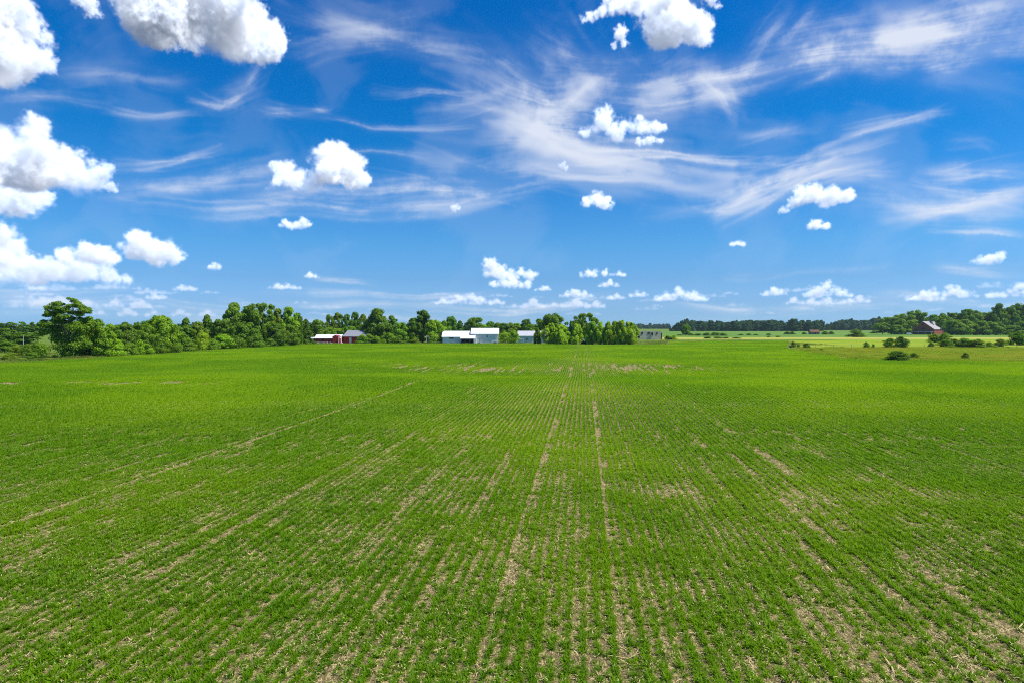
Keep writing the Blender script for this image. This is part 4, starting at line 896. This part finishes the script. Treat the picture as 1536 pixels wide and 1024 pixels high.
# ---- the distant woods read as one mass
rs = np.random.RandomState(9); P = []; S = []; ix = []
src = [PROTO[k][0].copy() for k in (('round', 0), ('round', 1), ('broad', 0), ('tall', 0), ('tall', 1), ('conifer', 0), ('round', 2))]
M_FARLEAF = leafy('distant_haze_leaf', (.055, .13, .048), (.07, .155, .052), (.045, .11, .046), trans=.35, gloss=.012)  # bluish tint of distance haze put into the leaf colour
for s in src: s.materials.clear(); s.materials.append(M_FARLEAF)
def wood(px0, px1, d0, d1, top, n, hvar=.15):
    for i in range(n):
        d = d0 + (d1 - d0) * rs.rand(); px = px0 + (px1 - px0) * rs.rand(); p = at(px, 490, d)
        e = min(1, (px - px0) / 25 + .35); h = (at(px, top, (d0 + d1) / 2).z) * (.9 + hvar * rs.standard_normal() + .14 * math.sin(px / 9.) * math.sin(px / 23. + 1)) * e
        if px < px0 + 1 or h < 5: h = 6
        w = h * rs.uniform(.5, 1.15); P.append((p.x, d, -.3)); S.append((w, w, h)); ix.append(rs.randint(0, len(src)))
wood(1004, 1232, 1180, 1330, 482.5, 330); wood(1236, 1345, 1500, 1680, 480.5, 190); wood(1276, 1300, 1500, 1550, 478, 14)
wood(940, 1006, 2300, 2500, 486.5, 90); wood(-300, 480, 900, 1050, 487, 300); wood(480, 960, 900, 1000, 488, 170); wood(1340, 1900, 900, 1100, 478, 420)
scatter('distant_wood', P, rs.uniform(0, 6.28, len(P)), np.array(S), ix, src)
# ------------------------------------------------------------------ buildings
WHITE_ROOF = siding('white_metal_roof', (.80, .81, .82), (.70, .71, .72), .6, 'x', .4, .03, (.62, .58, .52))
GREY_ROOF = siding('grey_metal_roof', (.30, .31, .33), (.24, .25, .27), .6, 'x', .5, .03, (.26, .22, .19))
PALE_ROOF = siding('pale_metal_roof', (.50, .50, .52), (.42, .42, .44), .6, 'x', .75, .03, (.42, .38, .34))
BLUE_WALL = siding('blue_grey_siding', (.72, .71, .72), (.63, .63, .65), .3, 'x', .5, .02, (.36, .36, .35))
SHED_WALL = siding('shed_siding', (.52, .60, .66), (.46, .54, .60), .3, 'x', .5, .02, (.32, .33, .32))
RED_WALL = siding('red_boards', (.42, .03, .03), (.34, .027, .027), .25, 'x', .75, .02, (.16, .03, .028))
OLD_RED = siding('weathered_red_boards', (.36, .08, .07), (.28, .08, .07), .25, 'x', .85, .02, (.22, .12, .10))
WHITE = solid('white_paint', (.80, .80, .78), (.68, .68, .66), 2, .6)
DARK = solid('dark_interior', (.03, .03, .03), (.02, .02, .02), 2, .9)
TIMBER = solid('old_timber', (.30, .24, .18), (.18, .14, .11), 3, .9, (1, 1, .3))
BLOCK = solid('weathered_block', (.74, .60, .44), (.58, .47, .34), .9, .95, (1, 1, 1), .05)
RUST = solid('rusty_iron', (.20, .09, .05), (.12, .06, .04), 2, .9)
GLASSY = solid('window_glass', (.05, .06, .07), (.03, .035, .04), 1, .15, spec=.6)
GREYM = solid('grey_metal', (.42, .44, .46), (.34, .36, .38), 1.5, .5)
def roof_pair(o, name, mat, x0, x1, y0, y1, ze, zr, over=.35, th=.12, ridge=None, eave_back=None):
    """Two slopes meeting at a ridge along x; y0 faces the camera."""
    yr = (y0 + y1) / 2 if ridge is None else ridge; zb = ze if eave_back is None else eave_back; mb = MB()
    sl = (zr - ze) / (yr - y0); mb.prism([(y0 - over, ze - over * sl), (yr, zr), (yr, zr + th), (y0 - over, ze - over * sl + th)], 'x', x0 - over, x1 + over)
    sb = (zr - zb) / (y1 - yr); mb.prism([(yr + .003, zr), (y1 + over, zb - over * sb), (y1 + over, zb - over * sb + th), (yr + .003, zr + th)], 'x', x0 - over, x1 + over)
    return mb.build(name, mat, o)
def house_wall(o, mat, x0, x1, y0, y1, ze, zr, ridge=None, name='wall', eave_back=None):
    yr = (y0 + y1) / 2 if ridge is None else ridge; zb = ze if eave_back is None else eave_back
    return MB().prism([(y0, -.4), (y1, -.4), (y1, zb), (yr, zr), (y0, ze)], 'x', x0, x1).build(name, mat, o)
def pane(o, name, mat, x0, x1, z0, z1, y, t=.06):
    return MB().box(x0, x1, y - t, y + .02, z0, z1).build(name, mat, o)
def framed(o, name, mat, fm, x0, x1, z0, z1, y, child='frame', w=.12):
    q = pane(o, name, mat, x0, x1, z0, z1, y); f = MB()
    f.box(x0 - w, x1 + w, y - .1, y + .02, z1 + .002, z1 + w).box(x0 - w, x1 + w, y - .1, y + .02, z0 - w, z0 - .002)
    f.box(x0 - w, x0 - .002, y - .1, y + .02, z0, z1).box(x1 + .002, x1 + w, y - .1, y + .02, z0, z1)
    f.build(child, fm, q); return q
m_ = 338 / 1024
# long white barn with a low wing and an open lean-to
o = empty('white_barn', at(706, 500, 338) * 1, 'long white-roofed barn with blue-grey walls, low left wing and open lean-to', 'barn'); o.location.z = 0
X = lambda px: (px - 706) * m_
house_wall(o, BLUE_WALL, X(663.8), X(709.9), 0, 10, 3.05, 5.7, name='wing_wall'); roof_pair(o, 'wing_roof', WHITE_ROOF, X(663.5), X(706), 0, 10, 3.05, 5.7)
house_wall(o, BLUE_WALL, X(710), X(747), -.6, 12, 4.45, 7.1); roof_pair(o, 'main_roof', WHITE_ROOF, X(707), X(747.3), -.6, 12, 4.45, 7.1)
l = MB().prism([(-4.0, 2.15), (-.65, 3.75), (-.65, 3.87), (-4.0, 2.27)], 'x', X(691), X(713.5)).build('lean_to_roof', WHITE_ROOF, o)
for px in (691.6, 698, 705): MB().box(X(px), X(px) + .16, -3.8, -3.64, -.3, 2.2).build('post', TIMBER, o)
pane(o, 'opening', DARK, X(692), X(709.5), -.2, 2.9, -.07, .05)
MB().box(X(711.3), X(715.5), -4.0, -.62, -.3, 2.15).build('end_panel', WHITE, o)
framed(o, 'window', GLASSY, GREYM, X(674), X(680), 2.05, 2.7, -.03); framed(o, 'window', GLASSY, GREYM, X(730.2), X(731.4), 2.9, 3.5, -.63)
framed(o, 'door', GREYM, WHITE, X(718), X(720.6), -.1, 2.2, -.63, 'door_frame')
# low white trailer by its right end
o = empty('flatbed_trailer', at(743.5, 500, 331), 'low white trailer parked in front of the right end of the white barn', 'trailer'); o.location.z = gzf(o.location.x, 331)
MB().box(-1.8, 1.7, -.9, .9, .62, 1.0).box(-1.8, .6, -.9, .9, 1.002, 1.35).build('bed', WHITE, o); MB().box(1.7, 2.6, -.05, .05, .6, .72).build('drawbar', GREYM, o)
for s in (-.62, .12):
    for y in (-.95, .75): MB().tube([(s, y, .3), (s, y + .2, .3)], [.32, .32], 14).build('wheel', DARK, o)
# blue-grey shed behind the willows
o = empty('grey_shed', at(804, 500, 346), 'blue-grey shed with pale roof behind the young trees right of the white barn', 'shed'); o.location.z = 0; k = 346 / 1024
X2 = lambda px: (px - 804) * k
house_wall(o, SHED_WALL, X2(777.5), X2(833), 0, 9, 3.4, 5.7); roof_pair(o, 'roof', PALE_ROOF, X2(777.5), X2(833), 0, 9, 3.4, 5.7)
framed(o, 'window', GLASSY, WHITE, X2(789), X2(791.5), 1.3, 2.3, -.03); framed(o, 'door', WHITE, GREYM, X2(798), X2(801), -.1, 2.1, -.03, 'door_frame'); framed(o, 'window', GLASSY, WHITE, X2(818), X2(823), 1.2, 2.2, -.03)
# white shelter frame left of the shed
o = empty('garden_shelter', at(781, 500, 334), 'small white open shelter frame at the left end of the grey shed', 'shelter'); o.location.z = 0
MB().box(-1.5, 1.5, -.8, .8, 1.85, 2.0).build('roof', WHITE, o)
for x in (-1.4, 1.25):
    for y in (-.75, .6): MB().box(x, x + .15, y, y + .15, -.2, 1.848).build('post', WHITE, o)
MB().box(-1.24, 1.24, -.7, .6, .75, .85).build('bench', WHITE, o)
# white canopy under the willows
o = empty('canopy', at(877, 500, 314), 'white-roofed canopy in the shade under the willows', 'canopy'); o.location.z = 0
MB().prism([(-2.4, 1.95), (0, 2.75), (2.4, 1.95), (2.4, 1.85), (0, 2.63), (-2.4, 1.85)], 'x', -2.5, 2.5).build('roof', PALE_ROOF, o)
for x in (-2.3, 2.2):
    for y in (-2.2, 2.1): MB().tube([(x, y, -.2), (x, y, 1.88)], [.05, .05], 6).build('post', GREYM, o)
MB().box(-1.7, 1.5, -.8, 1.0, .02, 1.0).box(-1.2, .9, -.6, .8, 1.002, 1.35).build('covered_load', DARK, o)
# low red barn with white roof
o = empty('red_barn', at(491, 500, 334), 'low red barn with bright white roof, left of the grey-roofed one', 'barn'); o.location.z = 0; k = 334 / 1024
X3 = lambda px: (px - 491) * k
house_wall(o, RED_WALL, X3(472), X3(502), 0, 9, 2.4, 4.0); roof_pair(o, 'roof', WHITE_ROOF, X3(472), X3(510), 0, 9, 2.4, 4.0)
g = [(X3(500.2), -.4), (X3(510.5), -.4), (X3(510.5), 2.2), (X3(508.5), 3.2), (X3(504.5), 3.9), (X3(500.2), 3.3)]
MB().prism(g, 'y', -2.0, 8.6).build('annexe', RED_WALL, o)
MB().prism([(X3(509), -.3), (X3(509), 2.4), (X3(510.4), 3.5), (X3(512), 3.9), (X3(513.2), 3.3), (X3(514), 2.2), (X3(514), -.3), (X3(513.3), -.3), (X3(513.3), 2.1), (X3(512.3), 3.1), (X3(511.6), 3.3), (X3(510.6), 2.9), (X3(509.7), 2.1), (X3(509.7), -.3)], 'y', -2.6, -2.05).build('arch_frame', WHITE, o)
framed(o, 'door', DARK, TIMBER, X3(483), X3(486), -.1, 1.9, -.03, 'door_frame'); framed(o, 'window', GLASSY, TIMBER, X3(476), X3(478), 1.0, 1.7, -.03)
# small grey lean-to shed
o = empty('lean_to_shed', at(468, 500, 335), 'small grey shed against the left end of the low red barn', 'shed'); o.location.z = 0
MB().prism([(0, -.3), (3, -.3), (3, 2.7), (0, 2.1)], 'x', -1.2, 1.05).build('wall', GREYM, o); MB().prism([(-.2, 2.1), (3.2, 2.74), (3.2, 2.84), (-.2, 2.2)], 'x', -1.4, 1.1).build('roof', PALE_ROOF, o); pane(o, 'door', TIMBER, -.5, .4, -.1, 1.8, -.02)
# grey-roofed red barn
o = empty('grey_roofed_barn', at(531, 500, 336), 'red barn with grey roof and white door beside the big dark tree', 'barn', rz=R(-14)); o.location.z = 0
house_wall(o, RED_WALL, -5.6, 7.0, 0, 10, 3.3, 6.0); roof_pair(o, 'roof', GREY_ROOF, -5.6, 7.0, 0, 10, 3.3, 6.0, .45)
framed(o, 'door', WHITE, TIMBER, -2.6, -1.3, -.1, 2.7, -.03, 'door_frame'); framed(o, 'window', GLASSY, WHITE, 2.0, 3.1, 1.3, 2.3, -.03)
# heap of timber and stones before the low red barn
o = empty('timber_heap', at(481, 500, 328), 'low brown heap of old timber in front of the low red barn', 'heap'); o.location.z = gzf(o.location.x, 328); hr = random.Random(4); mb = MB(); mb2 = MB()
for i in range(46):
    x = hr.gauss(0, 3.2); a = hr.gauss(0, .3); z = hr.uniform(.05, .75) * max(.2, 1 - abs(x) / 8); L = hr.uniform(.8, 2.2); q = hr.uniform(.07, .16)
    p0 = Vector((x - L * math.cos(a), hr.gauss(0, .5), z)); mb.tube([p0, p0 + Vector((2 * L * math.cos(a), L * math.sin(a), hr.gauss(0, .2)))], [q, q * .8], 5)
mb.build('poles', TIMBER, o)
for i in range(26):
    x = hr.gauss(-1, 3.6); s = hr.uniform(.18, .45); c = Vector((x, hr.gauss(-.4, .5), s * .5)); bm2 = bmesh.ops.create_icosphere(mb2.bm, subdivisions=1, radius=s, matrix=Matrix.Translation(c))
    for v in bm2['verts']: v.co += Vector((hr.gauss(0, s * .13), hr.gauss(0, s * .13), hr.gauss(0, s * .13)))
mb2.build('rubble', BLOCK, o)
# pale garden arch
o = empty('garden_arch', at(642, 500, 337), 'pale hoop-shaped garden arch left of the white barn', 'arch'); o.location.z = 0
for y in (-.5, .5): MB().tube([(math.cos(t) * .85, y, max(-.2, 1.0 + math.sin(t) * 2.4)) for t in [-.5 + (math.pi + 1) * i / 16 for i in range(17)]], [.06] * 17, 6).build('hoop', WHITE, o)
MB().box(-.06, .06, -.5, .5, 3.3, 3.4).build('crossbar', WHITE, o)
# ruined block barn
o = empty('ruined_barn', at(972, 500, 428), 'roofless tan block barn with dark openings, right of the willows', 'barn'); o.location.z = 0; k = 428 / 1024
X4 = lambda px: (px - 972) * k
def broken_wall(o, name, x0, x1, y0, y1, h, seed, mat=BLOCK):
    q = random.Random(seed); n = max(3, int((x1 - x0) / .8)); top = [(x1 - (x1 - x0) * i / n, h + q.uniform(-.28, .12)) for i in range(n + 1)]
    return MB().prism([(x0, -.3), (x1, -.3)] + top, 'y', y0, y1).build(name, mat, o)
broken_wall(o, 'wall', X4(953), X4(976), 0, .4, 5.3, 1); broken_wall(o, 'wall', X4(976.1), X4(991), -.5, -.1, 5.1, 2); broken_wall(o, 'wall', X4(953), X4(991), 9, 9.4, 5.2, 3)
for px, s in ((953.6, 4), (990.4, 5)): MB().box(X4(px) - .2, X4(px) + .2, .41, 8.99, -.3, 5.0).build('end_wall', BLOCK, o)
MB().box(X4(991.2), X4(993), -.4, 5, -.3, 4.2).build('rusty_door', RUST, o)
for (a, b, z0, z1, y) in ((962, 964.2, 3.3, 4.4, -.01), (971.5, 974.5, 3.5, 4.5, -.01), (976.8, 979, 2.6, 4.3, -.51), (984, 986, 3.2, 4.2, -.51), (957, 959.5, 1, 2.2, -.01)): framed(o, 'window', DARK, TIMBER, X4(a), X4(b), z0, z1, y)
OLD_ROOF = siding('old_metal_roof', (.40, .37, .36), (.30, .27, .26), .7, 'y', .85, .04, (.26, .18, .14))
# barn with the red gable at the right
o = empty('red_gable_barn', at(1384, 500, 683), 'big barn with dark red gable and pale metal roof in front of the right-hand wood', 'barn', rz=R(32)); o.location.z = 0
# local x = along the ridge, away from the camera to the right; local y = to the left of it
Lb = 25; pr = [(-11.0, -.5), (11.5, -.5), (11.5, 3.0), (0, 13.0), (-11.0, 5.6)]
MB().prism(pr, 'x', 0, Lb).build('wall', OLD_RED, o)
mb = MB(); mb.prism([(-11.5, 5.1), (0, 13.05), (0, 13.3), (-11.5, 5.35)], 'x', -.5, Lb + .5); mb.prism([(.003, 13.05), (12.1, 2.55), (12.1, 2.8), (.003, 13.3)], 'x', -.5, Lb + .5); mb.build('roof', OLD_ROOF, o)
MB().prism([(-10.5, 3.0), (9.5, 3.0), (9.5, 2.7), (-10.5, 2.7)], 'x', -3.0, -.02).build('porch_roof', WHITE_ROOF, o)
for y in (-10, -4, 2.5, 9): MB().box(-2.9, -2.7, y, y + .2, -.3, 2.698).build('post', WHITE, o)
MB().box(-.08, .02, -2.2, 2.2, 4.2, 7.4).build('loft_door', RUST, o); MB().box(-.08, .02, -.6, .6, 9.2, 10.4).build('window', DARK, o); MB().box(-.06, .02, -6.5, -2.8, -.2, 2.4).build('door', RUST, o)
MB().box(Lb * .45, Lb * .45 + 1.2, -.4, .4, 12.9, 13.9).build('vent', OLD_ROOF, o)
# white van by the barn
o = empty('parked_van', at(1364, 500, 672), 'small white van parked left of the red-gabled barn', 'van'); o.location.z = 0
MB().prism([(-2.6, .45), (2.5, .45), (2.5, 1.0), (1.9, 1.15), (1.3, 1.95), (-2.6, 1.95)], 'y', -.9, .9).build('body', WHITE, o); MB().box(1.2, 1.75, -.93, .93, 1.2, 1.62).build('window', GLASSY, o)
for x in (-1.6, 1.6):
    for y in (-.95, .72): MB().tube([(x, y, .33), (x, y + .22, .33)], [.36, .36], 14).build('wheel', DARK, o)
# little farmhouse far off
o = empty('farmhouse', at(1223, 500, 702), 'tiny tumbledown reddish farmhouse on the far field between hedgerow bushes', 'house'); o.location.z = 0
house_wall(o, solid('faded_brick', (.36, .20, .15), (.27, .17, .13), 2, .9), -4.5, 4.5, 0, 6, 2.6, 4.6); roof_pair(o, 'roof', RUST, -4.5, 4.5, 0, 6, 2.6, 4.6); pane(o, 'door', DARK, -.5, .5, -.1, 2, -.02); pane(o, 'window', GLASSY, 2, 3, .9, 1.9, -.02); pane(o, 'window', GLASSY, -3, -2, .9, 1.9, -.02)
# posts
for px, top, base, d, lb in ((35, 503, 516, 232, 'thin white post on the left verge among the shrubs'), (1344.5, 506, 521.5, 263, 'thin pale pole standing before the two joined dark bushes'), (1397, 518.5, 526, 250, 'short thin pole below the small bush at the right')):
    p = at(px, base, d); z = gzf(p.x, d); h = at(px, top, d).z - z; o = empty('pole', (p.x, d, z), lb, 'pole')
    MB().tube([(0, 0, -.3), (0, 0, h)], [.07, .05], 8).build('shaft', WHITE if px < 100 else TIMBER, o); MB().box(-.09, .09, -.09, .09, h + .002, h + .06).build('cap', GREYM, o)
# wire fence along the back of the dry bank
o = empty('wire_fence', (112, 268, 0), 'low wire fence on old posts along the back of the dry bank', 'fence'); fr = random.Random(2); n = 32; q = []
for i in range(n):
    t = i / (n - 1); x = 218 * t; y = -6 * t; z = gzf(112 + x, 268 + y); q.append((x, y, z)); hh = fr.uniform(.95, 1.2); MB().tube([(x, y, z - .2), (x + fr.gauss(0, .03), y, z + hh)], [.06, .05], 6).build('post', TIMBER, o)
for hz_ in (.35, .65, .92): MB().tube([(a, b, c + hz_) for a, b, c in q], [.012] * n, 4).build('wire', GREYM, o)
# ------------------------------------------------------------------ the air
m, t, out = new_mat('air'); v = nd(t, 'ShaderNodeVolumePrincipled'); v.inputs['Color'].default_value = (.62, .80, 1, 1); v.inputs['Density'].default_value = HAZE; v.inputs['Anisotropy'].default_value = .2
t.links.new(v.outputs[0], out.inputs['Volume'])
o = MB().box(-4950, 4950, -350, 4950, -2, 42).build('haze', m, None); tag(o, kind='stuff'); o.display_type = 'WIRE'
c = scene.cycles; c.max_bounces = 8; c.diffuse_bounces = 4; c.transmission_bounces = 6; c.volume_bounces = 1; c.transparent_max_bounces = 16; c.use_denoising = False; c.filter_width = 1.1
